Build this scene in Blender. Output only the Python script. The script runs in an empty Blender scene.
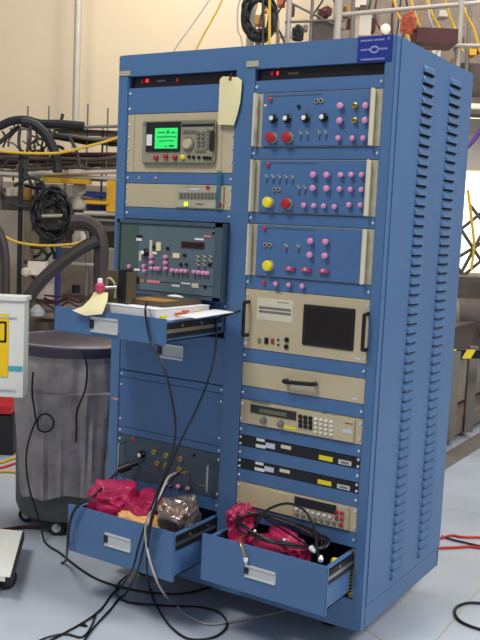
import bpy, bmesh, math, random
from mathutils import Vector, Matrix, noise
random.seed(7)
COL = bpy.context.scene.collection
ZF = -0.09                      # floor level in the working frame (rack bottom = 0); all is lifted at the end

# ---------------------------------------------------------------- camera model
CP = Vector((2.23235, -2.62657, 1.34088)); YAW, PIT, ROL, FPX = -0.559908, -0.111184, 0.0451665, 889.3946
FW = Vector((math.sin(YAW)*math.cos(PIT), math.cos(YAW)*math.cos(PIT), math.sin(PIT)))
_r = FW.cross(Vector((0, 0, 1))).normalized(); _u = _r.cross(FW)
RT = math.cos(ROL)*_r + math.sin(ROL)*_u
UP = -math.sin(ROL)*_r + math.cos(ROL)*_u
def ray(px, py): return FW + RT*((px-240)/FPX) - UP*((py-320)/FPX)
def D(px, py, d): return CP + ray(px, py)*d                    # point at a distance into the hall
def Y(px, py, y=0.0):
    r = ray(px, py); return CP + r*((y-CP.y)/r.y)              # point on a plane parallel to the rack front
def G(px, py, z=ZF+.006):
    r = ray(px, py); return CP + r*((z-CP.z)/r.z)              # point on the floor
def X(px, py, x):
    r = ray(px, py); return CP + r*((x-CP.x)/r.x)

# ---------------------------------------------------------------- materials
def lin(c): return tuple((v/255/12.92 if v/255 <= .04045 else ((v/255+.055)/1.055)**2.4) for v in c)
MATS = {}
def mat(name, rgb, rough=.5, metal=0., var=.06, scale=9., emis=0., bump=0., trans=0., alpha=1., coat=0.):
    m = bpy.data.materials.new(name); m.use_nodes = True
    nt = m.node_tree; b = nt.nodes['Principled BSDF']; c = lin(rgb)
    tc = nt.nodes.new('ShaderNodeTexCoord'); no = nt.nodes.new('ShaderNodeTexNoise')
    no.inputs['Scale'].default_value = scale; no.inputs['Detail'].default_value = 4
    nt.links.new(tc.outputs['Object'], no.inputs['Vector'])
    cr = nt.nodes.new('ShaderNodeValToRGB'); cr.color_ramp.elements[0].position = .3; cr.color_ramp.elements[1].position = .7
    cr.color_ramp.elements[0].color = tuple(max(0, v*(1-var)) for v in c)+(1,)
    cr.color_ramp.elements[1].color = tuple(min(1, v*(1+var)) for v in c)+(1,)
    nt.links.new(no.outputs['Fac'], cr.inputs['Fac']); nt.links.new(cr.outputs['Color'], b.inputs['Base Color'])
    b.inputs['Roughness'].default_value = rough; b.inputs['Metallic'].default_value = metal
    b.inputs['Transmission Weight'].default_value = trans; b.inputs['Alpha'].default_value = alpha
    b.inputs['Coat Weight'].default_value = coat
    if emis:
        nt.links.new(cr.outputs['Color'], b.inputs['Emission Color']); b.inputs['Emission Strength'].default_value = emis
    if bump:
        bp = nt.nodes.new('ShaderNodeBump'); bp.inputs['Strength'].default_value = bump; bp.inputs['Distance'].default_value = .01
        nt.links.new(no.outputs['Fac'], bp.inputs['Height']); nt.links.new(bp.outputs['Normal'], b.inputs['Normal'])
    MATS[name] = m; return m
mat('blue', (77, 112, 155), .36, var=.03, scale=5)
mat('blue_panel', (73, 110, 156), .42, var=.04, scale=7)
mat('beige', (192, 178, 146), .5, var=.04)
mat('beige_light', (214, 206, 182), .5, var=.04)
mat('cream_edge', (176, 170, 148), .6, var=.12, scale=30)
mat('bezel', (118, 116, 106), .5)
mat('bezel_light', (150, 144, 122), .5)
mat('dark', (22, 20, 24), .5)
mat('black', (14, 13, 16), .35)
mat('void', (9, 9, 14), .8)
mat('slate', (90, 108, 116), .45)
mat('slate_green', (72, 92, 84), .5)
mat('slate_frame', (66, 84, 98), .45)
mat('slot', (26, 18, 28), .35)
mat('steel', (170, 170, 168), .3, .9)
mat('screw', (225, 225, 225), .3, .5)
mat('gold', (190, 165, 90), .35, .7)
mat('pink', (214, 146, 186), .5)
mat('pink_dark', (196, 60, 96), .5)
mat('red', (170, 30, 42), .45)
mat('red_lamp', (190, 24, 40), .4, emis=.12)
mat('red_led', (255, 30, 40), .4, emis=2.2)
mat('red_dim', (170, 30, 45), .4, emis=.4)
mat('green_led', (190, 250, 60), .4, emis=1.6)
mat('yellow', (236, 216, 40), .45)
mat('white', (232, 232, 228), .5)
mat('white_warm', (226, 216, 190), .5)
mat('grey_label', (196, 198, 198), .45)
mat('manila', (232, 222, 172), .7, var=.03)
mat('screen_off', (30, 20, 20), .15, var=.2, scale=4)
mat('screen_green', (44, 200, 98), .3, emis=.8, var=.12, scale=30)
mat('screen_mark', (10, 120, 60), .3, emis=.1)
mat('lcd', (96, 106, 84), .3)
mat('display', (44, 40, 38), .25)
mat('red_display', (62, 14, 12), .2)
mat('label_pink', (220, 130, 130), .5)
mat('label_blue', (200, 206, 226), .5)
mat('brown', (86, 74, 54), .6)
mat('tan', (176, 128, 62), .6)
mat('paper', (236, 236, 238), .7, var=.02)
mat('page', (222, 220, 220), .7)
mat('orange_tab', (232, 106, 60), .6)
mat('pink_bag', (190, 40, 92), .36, var=.3, scale=9, alpha=.9)
mat('silver_bag', (176, 160, 150), .3, .8, var=.35, scale=20)
mat('orange_pack', (232, 176, 110), .6, var=.1)
mat('cable', (16, 15, 18), .4)
mat('cable_grey', (186, 180, 176), .5)
mat('cable_red', (214, 52, 40), .5)
mat('cable_yellow', (222, 178, 44), .5)
mat('navy', (10, 38, 134), .45)
mat('navy_ink', (140, 150, 208), .5)
mat('tape_teal', (40, 120, 140), .4, alpha=.5)
mat('teal', (70, 170, 184), .5)
mat('can', (84, 86, 84), .6)
mat('bag_clear', (158, 150, 150), .24, var=.25, scale=12, bump=.9, alpha=.94)
mat('bag_fold', (58, 52, 70), .4)
mat('cart_white', (224, 226, 216), .5, var=.03)
mat('sign_yellow', (244, 200, 12), .5, var=.02)
mat('rubber', (26, 26, 30), .6)
mat('wall', (212, 194, 165), .85, var=.025, scale=1.2)
mat('pipe', (186, 178, 166), .5, .2)
mat('pipe_dark', (126, 120, 112), .5, .3)
mat('hose', (54, 44, 44), .55)
mat('machine', (150, 138, 122), .6, var=.25, scale=5)
mat('machine_dark', (82, 70, 64), .6, var=.35, scale=6)
mat('maroon', (84, 34, 36), .6, var=.2)
mat('orange_cloth', (176, 82, 54), .7, var=.2)
mat('blue_crate', (40, 62, 128), .5)
mat('mustard', (214, 160, 20), .5, var=.1)
mat('white_tub', (222, 210, 194), .5)
mat('purple', (94, 48, 140), .5)
mat('wall_glare', (255, 246, 214), .5, emis=1.6, var=.02)  # emission imitates the glare of a brightly lit pale wall
mat('lamp', (230, 224, 196), .5, emis=.5)
mat('brown_rail', (126, 112, 100), .6, var=.15)
mat('red_box', (186, 30, 34), .5)

def floor_mat():
    m = bpy.data.materials.new('floor'); m.use_nodes = True; nt = m.node_tree; b = nt.nodes['Principled BSDF']
    tc = nt.nodes.new('ShaderNodeTexCoord')
    n1 = nt.nodes.new('ShaderNodeTexNoise'); n1.inputs['Scale'].default_value = 2.2; n1.inputs['Detail'].default_value = 5
    nt.links.new(tc.outputs['Object'], n1.inputs['Vector'])
    cr = nt.nodes.new('ShaderNodeValToRGB')
    cr.color_ramp.elements[0].position = .32; cr.color_ramp.elements[1].position = .68
    cr.color_ramp.elements[0].color = lin((174, 182, 194))+(1,); cr.color_ramp.elements[1].color = lin((194, 202, 212))+(1,)
    nt.links.new(n1.outputs['Fac'], cr.inputs['Fac']); nt.links.new(cr.outputs['Color'], b.inputs['Base Color'])
    b.inputs['Roughness'].default_value = .22; b.inputs['Specular IOR Level'].default_value = .5
    MATS['floor'] = m
floor_mat()

# ---------------------------------------------------------------- mesh collector
V0 = lambda a, b, c: Vector((a, b, c))
class MB:
    def __init__(s): s.v = []; s.f = []; s.m = []; s.mats = []
    def mi(s, m):
        if m not in s.mats: s.mats.append(m)
        return s.mats.index(m)
    def add(s, vs, fs, m):
        o = len(s.v); k = s.mi(m); s.v += [Vector(v) for v in vs]
        s.f += [tuple(i+o for i in f) for f in fs]; s.m += [k]*len(fs); return s
    def box(s, x0, x1, y0, y1, z0, z1, m, b=0.0):
        if b <= 0:
            vs = [(x, y, z) for x in (x0, x1) for y in (y0, y1) for z in (z0, z1)]
            return s.add(vs, [(0, 1, 3, 2), (4, 6, 7, 5), (0, 4, 5, 1), (2, 3, 7, 6), (0, 2, 6, 4), (1, 5, 7, 3)], m)
        bm = bmesh.new(); bmesh.ops.create_cube(bm, size=1)
        for v in bm.verts: v.co = Vector(((x0+x1)/2+v.co.x*(x1-x0), (y0+y1)/2+v.co.y*(y1-y0), (z0+z1)/2+v.co.z*(z1-z0)))
        bmesh.ops.bevel(bm, geom=bm.edges[:], offset=b, segments=2, affect='EDGES', clamp_overlap=True)
        return s.bm(bm, m)
    def bm(s, bm, m):
        bm.verts.ensure_lookup_table(); bm.verts.index_update()
        s.add([v.co.copy() for v in bm.verts], [tuple(v.index for v in f.verts) for f in bm.faces], m); bm.free(); return s
    def obox(s, c, ax, ay, az, m):                               # oriented box, half axes
        c = Vector(c); ax, ay, az = Vector(ax), Vector(ay), Vector(az)
        vs = [c+ax*i+ay*j+az*k for i in (-1, 1) for j in (-1, 1) for k in (-1, 1)]
        return s.add(vs, [(0, 1, 3, 2), (4, 6, 7, 5), (0, 4, 5, 1), (2, 3, 7, 6), (0, 2, 6, 4), (1, 5, 7, 3)], m)
    def cyl(s, p0, p1, r0, m, r1=None, n=16):
        p0, p1 = Vector(p0), Vector(p1); r1 = r0 if r1 is None else r1
        d = (p1-p0).normalized(); a = d.orthogonal().normalized(); b = d.cross(a)
        vs = [p0+(a*math.cos(t)+b*math.sin(t))*r0 for t in [2*math.pi*i/n for i in range(n)]]
        vs += [p1+(a*math.cos(t)+b*math.sin(t))*r1 for t in [2*math.pi*i/n for i in range(n)]]
        fs = [(i, (i+1) % n, n+(i+1) % n, n+i) for i in range(n)] + [tuple(range(n))[::-1], tuple(range(n, 2*n))]
        return s.add(vs, fs, m)
    def lathe(s, c, prof, m, n=32, axis='z'):                    # prof [(r,h)]
        vs = []
        for r, h in prof:
            for i in range(n):
                t = 2*math.pi*i/n
                p = (r*math.cos(t), r*math.sin(t), h) if axis == 'z' else (r*math.cos(t), h, r*math.sin(t))
                vs.append(Vector(c)+Vector(p))
        fs = []
        for k in range(len(prof)-1):
            for i in range(n):
                j = (i+1) % n; fs.append((k*n+i, k*n+j, (k+1)*n+j, (k+1)*n+i))
        fs.append(tuple(range(n))[::-1]); q = (len(prof)-1)*n; fs.append(tuple(range(q, q+n)))
        return s.add(vs, fs, m)
    def tube(s, pts, r, m, n=8, sub=6, closed=False, zmin=None):
        P = [Vector(p) for p in pts]
        if len(P) > 2 and sub > 1:
            Q = []
            L = len(P)
            for i in range(L if closed else L-1):
                g = (lambda k: P[k % L]) if closed else (lambda k: P[max(0, min(L-1, k))])
                a, b, c, d = g(i-1), g(i), g(i+1), g(i+2)
                for k in range(sub):
                    t = k/sub; Q.append(.5*((2*b)+(c-a)*t+(2*a-5*b+4*c-d)*t*t+(3*b-a-3*c+d)*t**3))
            if not closed: Q.append(P[-1])
            P = Q
        if zmin is not None:
            for p in P: p.z = max(p.z, zmin)
        L = len(P); vs = []; prev = None
        for i in range(L):
            if closed: d = P[(i+1) % L]-P[i-1]
            else: d = P[min(L-1, i+1)]-P[max(0, i-1)]
            if d.length < 1e-9: d = Vector((0, 0, 1))
            d.normalize()
            a = d.orthogonal().normalized() if prev is None else (prev-d*prev.dot(d))
            if a.length < 1e-6: a = d.orthogonal()
            a.normalize(); prev = a; b = d.cross(a)
            vs += [P[i]+(a*math.cos(2*math.pi*k/n)+b*math.sin(2*math.pi*k/n))*r for k in range(n)]
        fs = []
        for i in range(L if closed else L-1):
            for k in range(n):
                j = (k+1) % n; i2 = (i+1) % L; fs.append((i*n+k, i*n+j, i2*n+j, i2*n+k))
        if not closed: fs += [tuple(range(n))[::-1], tuple(range((L-1)*n, L*n))]
        return s.add(vs, fs, m)
    def sheet(s, grid, th, m):                                    # grid of points [row][col] -> thin solid sheet
        R, Cn = len(grid), len(grid[0]); N = []
        for i in range(R):
            row = []
            for j in range(Cn):
                du = grid[i][min(Cn-1, j+1)]-grid[i][max(0, j-1)]; dv = grid[min(R-1, i+1)][j]-grid[max(0, i-1)][j]
                row.append(du.cross(dv).normalized()*th)
            N.append(row)
        vs = [grid[i][j] for i in range(R) for j in range(Cn)]+[grid[i][j]+N[i][j] for i in range(R) for j in range(Cn)]
        K = R*Cn; fs = []
        for i in range(R-1):
            for j in range(Cn-1):
                a = i*Cn+j; fs += [(a, a+Cn, a+Cn+1, a+1), (a+K, a+1+K, a+Cn+1+K, a+Cn+K)]
        for j in range(Cn-1):
            a = j; fs.append((a, a+1, a+1+K, a+K)); a = (R-1)*Cn+j; fs.append((a, a+K, a+1+K, a+1))
        for i in range(R-1):
            a = i*Cn; fs.append((a, a+K, a+Cn+K, a+Cn)); a = i*Cn+Cn-1; fs.append((a, a+Cn, a+Cn+K, a+K))
        return s.add(vs, fs, m)
    def build(s, name, parent=None, smooth=False, origin=None):
        if origin is None:
            xs = [v.x for v in s.v]; ys = [v.y for v in s.v]; zs = [v.z for v in s.v]
            origin = Vector(((min(xs)+max(xs))/2, (min(ys)+max(ys))/2, min(zs)))
        origin = Vector(origin)
        me = bpy.data.meshes.new(name); me.from_pydata([v-origin for v in s.v], [], s.f)
        for m in s.mats: me.materials.append(MATS[m])
        for i, p in enumerate(me.polygons): p.material_index = s.m[i]
        bm = bmesh.new(); bm.from_mesh(me); bmesh.ops.recalc_face_normals(bm, faces=bm.faces); bm.to_mesh(me); bm.free()
        if smooth:
            for p in me.polygons: p.use_smooth = True
            try: me.set_sharp_from_angle(angle=math.radians(40))
            except Exception: pass
        o = bpy.data.objects.new(name, me); return link(o, origin, parent)
WO = {}
def link(o, wloc, parent):
    COL.objects.link(o); o['_w'] = tuple(wloc)
    if parent is not None:
        o.parent = parent; o.location = Vector(wloc)-Vector(parent['_w'])
    else: o.location = wloc
    return o
def tag(o, label, cat, group=None, kind=None):
    o['label'] = label; o['category'] = cat
    if group: o['group'] = group
    if kind: o['kind'] = kind
    return o
def thing(name, label, cat, loc, group=None):
    o = bpy.data.objects.new(name, None); o.empty_display_size = .05; link(o, Vector(loc), None); return tag(o, label, cat, group)
def struct(name, mb, parent=None):
    o = mb.build(name, parent); o['kind'] = 'structure'; return o
PROTO = {}
def inst(kind, name, p, parent, fn, label=None):                 # repeated part sharing its mesh
    if kind not in PROTO:
        mb = MB(); fn(mb)
        me = bpy.data.meshes.new(kind); me.from_pydata(mb.v, [], mb.f)
        for m in mb.mats: me.materials.append(MATS[m])
        for i, q in enumerate(me.polygons): q.material_index = mb.m[i]
        bm = bmesh.new(); bm.from_mesh(me); bmesh.ops.recalc_face_normals(bm, faces=bm.faces); bm.to_mesh(me); bm.free()
        for q in me.polygons: q.use_smooth = True
        try: me.set_sharp_from_angle(angle=math.radians(40))
        except Exception: pass
        PROTO[kind] = me
    o = bpy.data.objects.new(name, PROTO[kind]); link(o, Vector(p), parent)
    if label: o['label'] = label
    return o

# prototypes on a front panel (face towards -y)
def k_screw(b): b.cyl((0, 0, 0), (0, -.003, 0), .0055, 'screw', .004, 10)
def k_pink(b): b.cyl((0, 0, 0), (0, -.006, 0), .007, 'gold', n=12).lathe((0, 0, 0), [(.0095, -.006), (.0105, -.010), (.0095, -.017), (.006, -.019)], 'pink', 12, 'y')
def k_pinks(b): b.cyl((0, 0, 0), (0, -.005, 0), .006, 'gold', n=10).lathe((0, 0, 0), [(.0082, -.005), (.009, -.009), (.008, -.015), (.005, -.017)], 'pink', 12, 'y')
def k_pinkx(b): b.lathe((0, 0, 0), [(.0075, 0), (.008, -.008), (.007, -.014), (.004, -.016)], 'pink', 10, 'y')
def k_pinkd(b): b.box(-.018, .018, -.012, 0, -.007, .005, 'pink_dark', .002).box(-.006, .006, -.017, 0, -.004, .008, 'pink', .002)
def k_brass(b): b.lathe((0, 0, 0), [(.010, 0), (.010, -.006), (.007, -.007), (.007, -.014), (.004, -.014), (.004, -.006)], 'gold', 12, 'y').cyl((.004, 0, -.006), (.004, -.012, -.006), .004, 'steel', n=8)
def k_knob(b): b.lathe((0, 0, 0), [(.0145, 0), (.015, -.006), (.012, -.010), (.011, -.018), (.008, -.020)], 'black', 20, 'y').lathe((0, 0, 0), [(.0075, -.020), (.0075, -.022), (.004, -.023)], 'white', 16, 'y')
def k_mush(m):
    def f(b): b.cyl((0, 0, 0), (0, -.006, 0), .0185, 'beige', .0175, 20).lathe((0, 0, 0), [(.012, -.006), (.0135, -.009), (.0175, -.011), (.018, -.018), (.015, -.022), (.008, -.0235)], m, 20, 'y')
    return f
def k_lamp(b): b.cyl((0, 0, 0), (0, -.004, 0), .008, 'steel', n=12).lathe((0, 0, 0), [(.0065, -.004), (.006, -.009), (.003, -.011)], 'red_lamp', 12, 'y')
def k_toggle(b): b.cyl((0, 0, 0), (0, -.004, 0), .0042, 'cream_edge', n=10).cyl((0, -.006, 0), (0, -.014, .006), .0016, 'cream_edge', .0022, 8).box(-.0015, .0015, -.001, 0, -.024, -.010, 'dark')
def k_pair(b):
    for s in (-1, 1): b.cyl((s*.0085, 0, 0), (s*.0085, -.006, 0), .007, 'cream_edge', n=12).cyl((s*.0085, -.006, 0), (s*.0085, -.007, 0), .0045, 'black', n=10)
def k_dot(b): b.cyl((0, 0, 0), (0, -.006, 0), .006, 'black', n=10)
def k_key(b): b.box(-.007, .007, -.005, 0, -.005, .005, 'bezel', .001)
def k_keyd(b): b.box(-.007, .007, -.005, 0, -.0065, .0065, 'dark', .001)
def k_keyw(b): b.box(-.005, .005, -.005, 0, -.004, .004, 'white', .001)
def k_keyr(b): b.box(-.006, .006, -.005, 0, -.007, .007, 'red', .001)
def k_knobsm(b): b.lathe((0, 0, 0), [(.011, 0), (.010, -.012), (.006, -.014)], 'bezel', 14, 'y').cyl((0, 0, 0), (0, -.002, 0), .013, 'steel', n=14)
KIND = dict(screw=('screw', k_screw), pink=('connector_cap', k_pink), pinks=('connector_cap', k_pinks), pinkx=('connector_cap', k_pinkx), pinkd=('cable_jack', k_pinkd), brass=('coaxial_jack', k_brass),
            knob=('rotary_knob', k_knob), redm=('emergency_button', k_mush('red')), yelm=('emergency_button', k_mush('yellow')), lamp=('indicator_lamp', k_lamp),
            toggle=('toggle_switch', k_toggle), pair=('twin_socket', k_pair), dot=('black_switch', k_dot), key=('key', k_key), keyd=('key', k_keyd), keyw=('key', k_keyw), keyr=('key', k_keyr), knobsm=('rotary_knob', k_knobsm))
LB = dict(redm='red mushroom button', yelm='yellow mushroom button', keyr='red key', keyw='white key', keyd='dark key')
PF = .004                                                         # front face of the panels
PROT = dict(pink=.014, pinks=.012, pinkx=.009, redm=.014, yelm=.014, knob=.016, brass=.006, knobsm=.008, toggle=.008, lamp=.006, pinkd=.008)
def put(kind, pts, parent, y=PF):
    nm, fn = KIND[kind]; pr = PROT.get(kind, 0)
    for px, py in pts:
        inst(kind, nm, Y(px, py, y-pr)+Vector((0, pr, 0)), parent, fn, LB.get(kind))
def patch(name, px0, py0, px1, py1, m, parent, y=PF, th=.002, label=None):  # rectangle on a panel face
    a = Y(px0, py0, y); c = Y(px1, py1, y); b = MB().box(min(a.x, c.x), max(a.x, c.x), y-th, y, min(a.z, c.z), max(a.z, c.z), m)
    o = b.build(name, parent)
    if label: o['label'] = label
    return o
def xz(px, py, y=PF): q = Y(px, py, y); return q.x, q.z

# ================================================================ SETTING
c0 = Vector((CP.x, CP.y, 0)); FH = Vector((FW.x, FW.y, 0)).normalized(); RH = FH.cross(Vector((0, 0, 1)))
def hall(u, d, z): return c0+RH*u+FH*d+Vector((0, 0, z))
b = MB(); b.obox(hall(0, 4, ZF-.05), RH*9, FH*9, (0, 0, .05), 'floor'); struct('floor', b)
b = MB(); b.obox(hall(0, 9.6, 3+ZF), RH*9, FH*.1, (0, 0, 3), 'wall'); struct('wall_back', b)
# floor joints
b = MB()
for (p, q) in [((363, 628), (420, 664)), ((448, 508), (480, 514)), ((395, 690), (480, 588))]:
    A, B = G(*p, ZF), G(*q, ZF); d = (B-A).normalized(); n = Vector((-d.y, d.x, 0))
    b.obox((A+B)/2+Vector((0, 0, .0005)), (B-A)/2, n*.0025, (0, 0, .0005), 'cream_edge')
struct('trim_1', b)
b = MB(); A, B = G(430, 470, ZF), G(500, 428, ZF); d = (B-A).normalized(); n = Vector((-d.y, d.x, 0))
b.obox((A+B)/2+Vector((0, 0, .0006)), (B-A)/2, n*.07, (0, 0, .0006), 'pipe_dark'); struct('trim_2', b)

# ================================================================ RACK
W, H, DP = 1.11, 1.9325, .75
rack = thing('equipment_rack', 'tall blue two-bay equipment rack with louvred side, drawers pulled out', 'equipment rack', (W/2, DP/2, ZF))
b = MB()
b.box(0, .05, 0, .03, 0, H, 'blue', .004).box(.527, .602, 0, .03, .0, H-.02, 'blue').box(1.073, W, 0, .03, 0, H, 'blue', .004)
b.box(.04, 1.08, .0005, .03, 1.854, H-.0005, 'blue').box(.04, 1.08, .0005, .03, 0, .105, 'blue')
b.build('front_frame', rack)
MB().box(.004, W-.004, .02, DP-.012, H-.012, H-.001, 'blue').build('top_panel', rack)
MB().box(.004, W-.004, .03, DP-.03, 0, .02, 'blue').build('bottom_panel', rack)
MB().box(.004, W-.004, DP-.03, DP-.012, .02, H-.012, 'blue').build('back_panel', rack)
MB().box(0, .008, .03, DP-.012, 0, H-.001, 'blue').build('side_panel', rack)
MB().box(.55, .575, .03, DP-.03, .02, H-.012, 'blue').build('partition', rack)
# louvred side
b = MB()
b.box(W-.010, W-.003, .03, DP-.004, 0.0, H-.001, 'blue')
b.box(W-.006, W, .040, DP, .075, H-.0, 'blue', .002)
b.box(W-.010, W, DP-.016, DP-.008, .0, .075, 'blue')
b.box(W-.006, W-.0015, .040, DP-.012, .0, .073, 'blue')
NL = 53; dz = .0336
for y0, y1 in ((.235, .335), (.498, .612)):
    for k in range(NL):
        zb = 1.857-k*dz; zt = zb+.0205; o_ = .0115
        vs = [(W, y0, zt+.004), (W, y1, zt+.004), (W, y0, zb), (W, y1, zb),
              (W+.5*o_, y0+.006, zt-.002), (W+.5*o_, y1-.006, zt-.002), (W+o_, y0+.006, zb), (W+o_, y1-.006, zb)]
        b.add(vs, [(0, 1, 5, 4), (4, 5, 7, 6), (0, 4, 6, 2), (1, 3, 7, 5)], 'blue')
        b.add([vs[2], vs[3], vs[7], vs[6]], [(0, 1, 2, 3)], 'void')  # black colour paints the shade inside the louvre openings
        b.box(W-.001, W+.0006, y0+.002, y1-.004, zb-.0065, zb, 'void')
b.build('louvred_panel', rack)
for cx, cy in ((.12, .1), (.92, .16), (.12, .64), (.92, .62)):
    c = MB(); c.box(cx-.035, cx+.035, cy-.035, cy+.035, -.012, 0, 'steel').box(cx-.028, cx-.022, cy-.02, cy+.03, ZF+.03, -.01, 'steel').box(cx+.022, cx+.028, cy-.02, cy+.03, ZF+.03, -.01, 'steel')
    ca = c.build('caster', rack)
    MB().cyl((cx-.018, cy+.01, ZF+.037), (cx+.018, cy+.01, ZF+.037), .037, 'rubber', n=24).build('wheel', ca, True)
# mounting rails visible beside drawers (gold, slotted)
for x in (.053, .517, .606, 1.064):
    r_ = MB().box(x-.003, x+.006, .012, .016, .107, 1.808, 'blue')
    ro = r_.build('mounting_rail', rack)
b = MB().box(1.058, 1.071, .0085, .0115, .107, .275, 'gold')
for k in range(14): b.box(1.061, 1.068, .0075, .0086, .112+k*.0115, .118+k*.0115, 'void')
b.build('slotted_strip', rack)['label'] = 'gold slotted strip beside the right drawer'
# small name tabs near the top
for (x0, y0, x1, y1) in ((120, 71.5, 130.5, 75.5), (247, 61.5, 259, 66.5)):
    patch('tab', x0, y0, x1, y1, 'cream_edge', rack, 0, .004, 'small beige tab')
# small pinkish sticker on the left frame
patch('sticker', 113, 397, 118.5, 400.5, 'label_pink', rack, 0, .001, 'tiny pink sticker')
# blue plate with markings
x0, z0 = xz(358.5, 62, 0); x1, z1 = xz(393, 38.5, 0)
A = Y(358.7, 37.2, 0); B = Y(392, 58.2, 0)
px0, px1, pz0, pz1 = A.x, 1.0965, 1.853, A.z
pl = MB().box(px0, px1, -.003, 0, pz0, pz1, 'navy').build('name_plate', rack); pl['label'] = 'deep blue plate with white lettering and a winged oval emblem'
wd, hg = px1-px0, pz1-pz0
b = MB()
def mark(u0, u1, v0, v1): b.box(px0+u0*wd, px0+u1*wd, -.0042, -.003, pz0+v0*hg, pz0+v1*hg, 'navy_ink')
random.seed(3)
u = .08
while u < .76:
    w_ = random.choice((.022, .03, .036)); mark(u, u+w_, .80, .87); u += w_+.014 + (.03 if abs(u-.4) < .03 else 0)
u = .12
while u < .80:
    w_ = random.choice((.02, .03, .036)); mark(u, u+w_, .07, .14); u += w_+.014
u = .1
while u < .88:
    w_ = random.choice((.02, .03)); mark(u, u+w_, .44, .52); u += w_+.012
b.add([(px0+wd*(.5+(.15 if i % 2 else .12)*math.cos(math.pi*i/12)), -.0047, pz0+hg*(.47+.15*math.sin(math.pi*i/12))) for i in range(24)], [tuple(range(24))], 'navy_ink')
b.add([(px0+wd*(.5+.09*math.cos(t)), -.0049, pz0+hg*(.47+.08*math.sin(t))) for t in [math.pi*2*i/24 for i in range(24)]], [tuple(range(24))], 'navy')
b.add([(px0+wd*(.9+(.045 if i % 2 else .018)*math.cos(math.pi*i/5)), -.0047, pz0+hg*(.86+(.08 if i % 2 else .03)*math.sin(math.pi*i/5))) for i in range(10)], [tuple(range(10))], 'navy_ink')
b.build('plate_marking', pl)

BAY = {'L': (.0505, .5265), 'R': (.6025, 1.0725)}
def screws(parent, bay, zs, y=PF):
    xa, xb = BAY[bay]
    for z in zs:
        for x in (xa+.006, xb-.007): inst('screw', 'screw', (x, y, z), parent, k_screw)
def blank(bay, z0, z1, name='blank_panel', sc=None):
    xa, xb = BAY[bay]
    o = MB().box(xa, xb, PF, PF+.005, z0+.0008, z1-.0008, 'blue_panel', .0008).build(name, rack)
    screws(o, bay, sc if sc is not None else [(z0+z1)/2]); return o
lb = {}
for z0, z1, sc in [(1.716, 1.812, [1.736, 1.792]), (1.462, 1.503, None), (1.330, 1.374, None), (1.018, 1.055, None), (.723, .75, None), (.529, .723, [.56, .694]), (.500, .529, None), (.285, .332, None)]:
    lb[z0] = blank('L', z0, z1, sc=sc)
rb = {}
for z0, z1 in [(1.772, 1.815), (1.551, 1.592), (1.333, 1.371), (1.108, 1.154), (.850, .898), (.717, .765), (.588, .630), (.503, .549), (.419, .466), (.281, .333)]:
    rb[z0] = blank('R', z0, z1)
for q in ((139.5, 178), (156, 178)): inst('stud', 'stud', Y(*q, PF), lb[1.462], lambda b: b.cyl((0, 0, 0), (0, -.005, 0), .006, 'cream_edge', .004, 10))
for n_ in list(lb[1.462].children)[-2:]: pass
put('lamp', [(263.4, 282.7)], rb[1.108]); put('pinks', [(275.3, 283.9), (288.4, 285), (301.9, 286.2)], rb[1.108])
def screw_list(bay, z0, z1, n=2):
    return [z0+(z1-z0)*(.18+.64*i/(n-1)) for i in range(n)]
def fascia(t, bay, z0, z1, m, y=PF, name='fascia', depth=.34):
    xa, xb = BAY[bay]
    o = MB().box(xa, xb, y, PF+.006, z0+.0008, z1-.0008, m, .001).build(name, t)
    MB().box(xa+.014, xb-.014, PF+.006, PF+depth, z0+.003, z1-.003, 'steel').build('chassis', t); return o

# ---------------------------------------------------------------- 1U strips at the top
for bay, leds, pos in (('L', [((148, 80.8), 'red_led', 3.2), ((178, 80.2), 'red_dim', 2.2), ((143, 81.8), 'red_dim', 1.6)], 'left'), ('R', [((272.7, 73.6), 'red_dim', 2.6), ((278.3, 73.4), 'red_led', 1.8)], 'right')):
    t = thing('power_strip_unit', f'thin black recessed rack unit with red lights at the top of the {pos} bay', 'rack unit', ((BAY[bay][0]+BAY[bay][1])/2, .02, 1.815), 'thin lit units above each bay')
    xa, xb = BAY[bay]
    MB().box(xa, xb+.012, .022, .25, 1.813, 1.852, 'slot').build('housing', t)
    for e in (xa+.006, xb-.006):
        for z in (1.824, 1.842): inst('screw', 'screw', (e, .026, z), t, k_screw)
    for (p, m, s) in leds:
        q = Y(p[0], p[1], .026); MB().box(q.x-.004*s/2, q.x+.004*s/2, .020, .026, q.z-.006, q.z+.006, m, .001).build('indicator_light', t)['label'] = 'red light'
    q = Y(162 if bay == 'L' else 294, 81 if bay == 'L' else 73.5, .026)
    MB().box(q.x-.02, q.x+.02, .0205, .0225, q.z-.003, q.z+.003, 'bezel').build('marking', t)
for x in (.04,):
    pass
# ---------------------------------------------------------------- scope (left bay)
t = thing('display_tester', 'beige tester with glowing green screen and red knobs in upper left bay', 'test instrument', (.29, 0, 1.505))
f = fascia(t, 'L', 1.503, 1.716, 'beige'); screws(t, 'L', screw_list('L', 1.503, 1.716, 4))
MB().box(.082, .0835, PF-.0006, PF, 1.506, 1.713, 'bezel').build('seam', t); MB().box(.476, .4775, PF-.0006, PF, 1.506, 1.713, 'bezel').build('seam', t)
x0, z1 = xz(145, 121.7); x1, z0 = xz(216, 164.7)
MB().box(x0, x1, -.014, PF, z0, z1, 'bezel_light', .006).build('bezel', t)
MB().box(x0+.006, x1-.006, -.0146, -.014, z1-.018, z1-.004, 'bezel').build('top_band', t)
YS = -.014
def pt(name, a, m, th=.003, y=YS, label=None): return patch(name, a[0], a[1], a[2], a[3], m, t, y, th, label)
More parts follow.
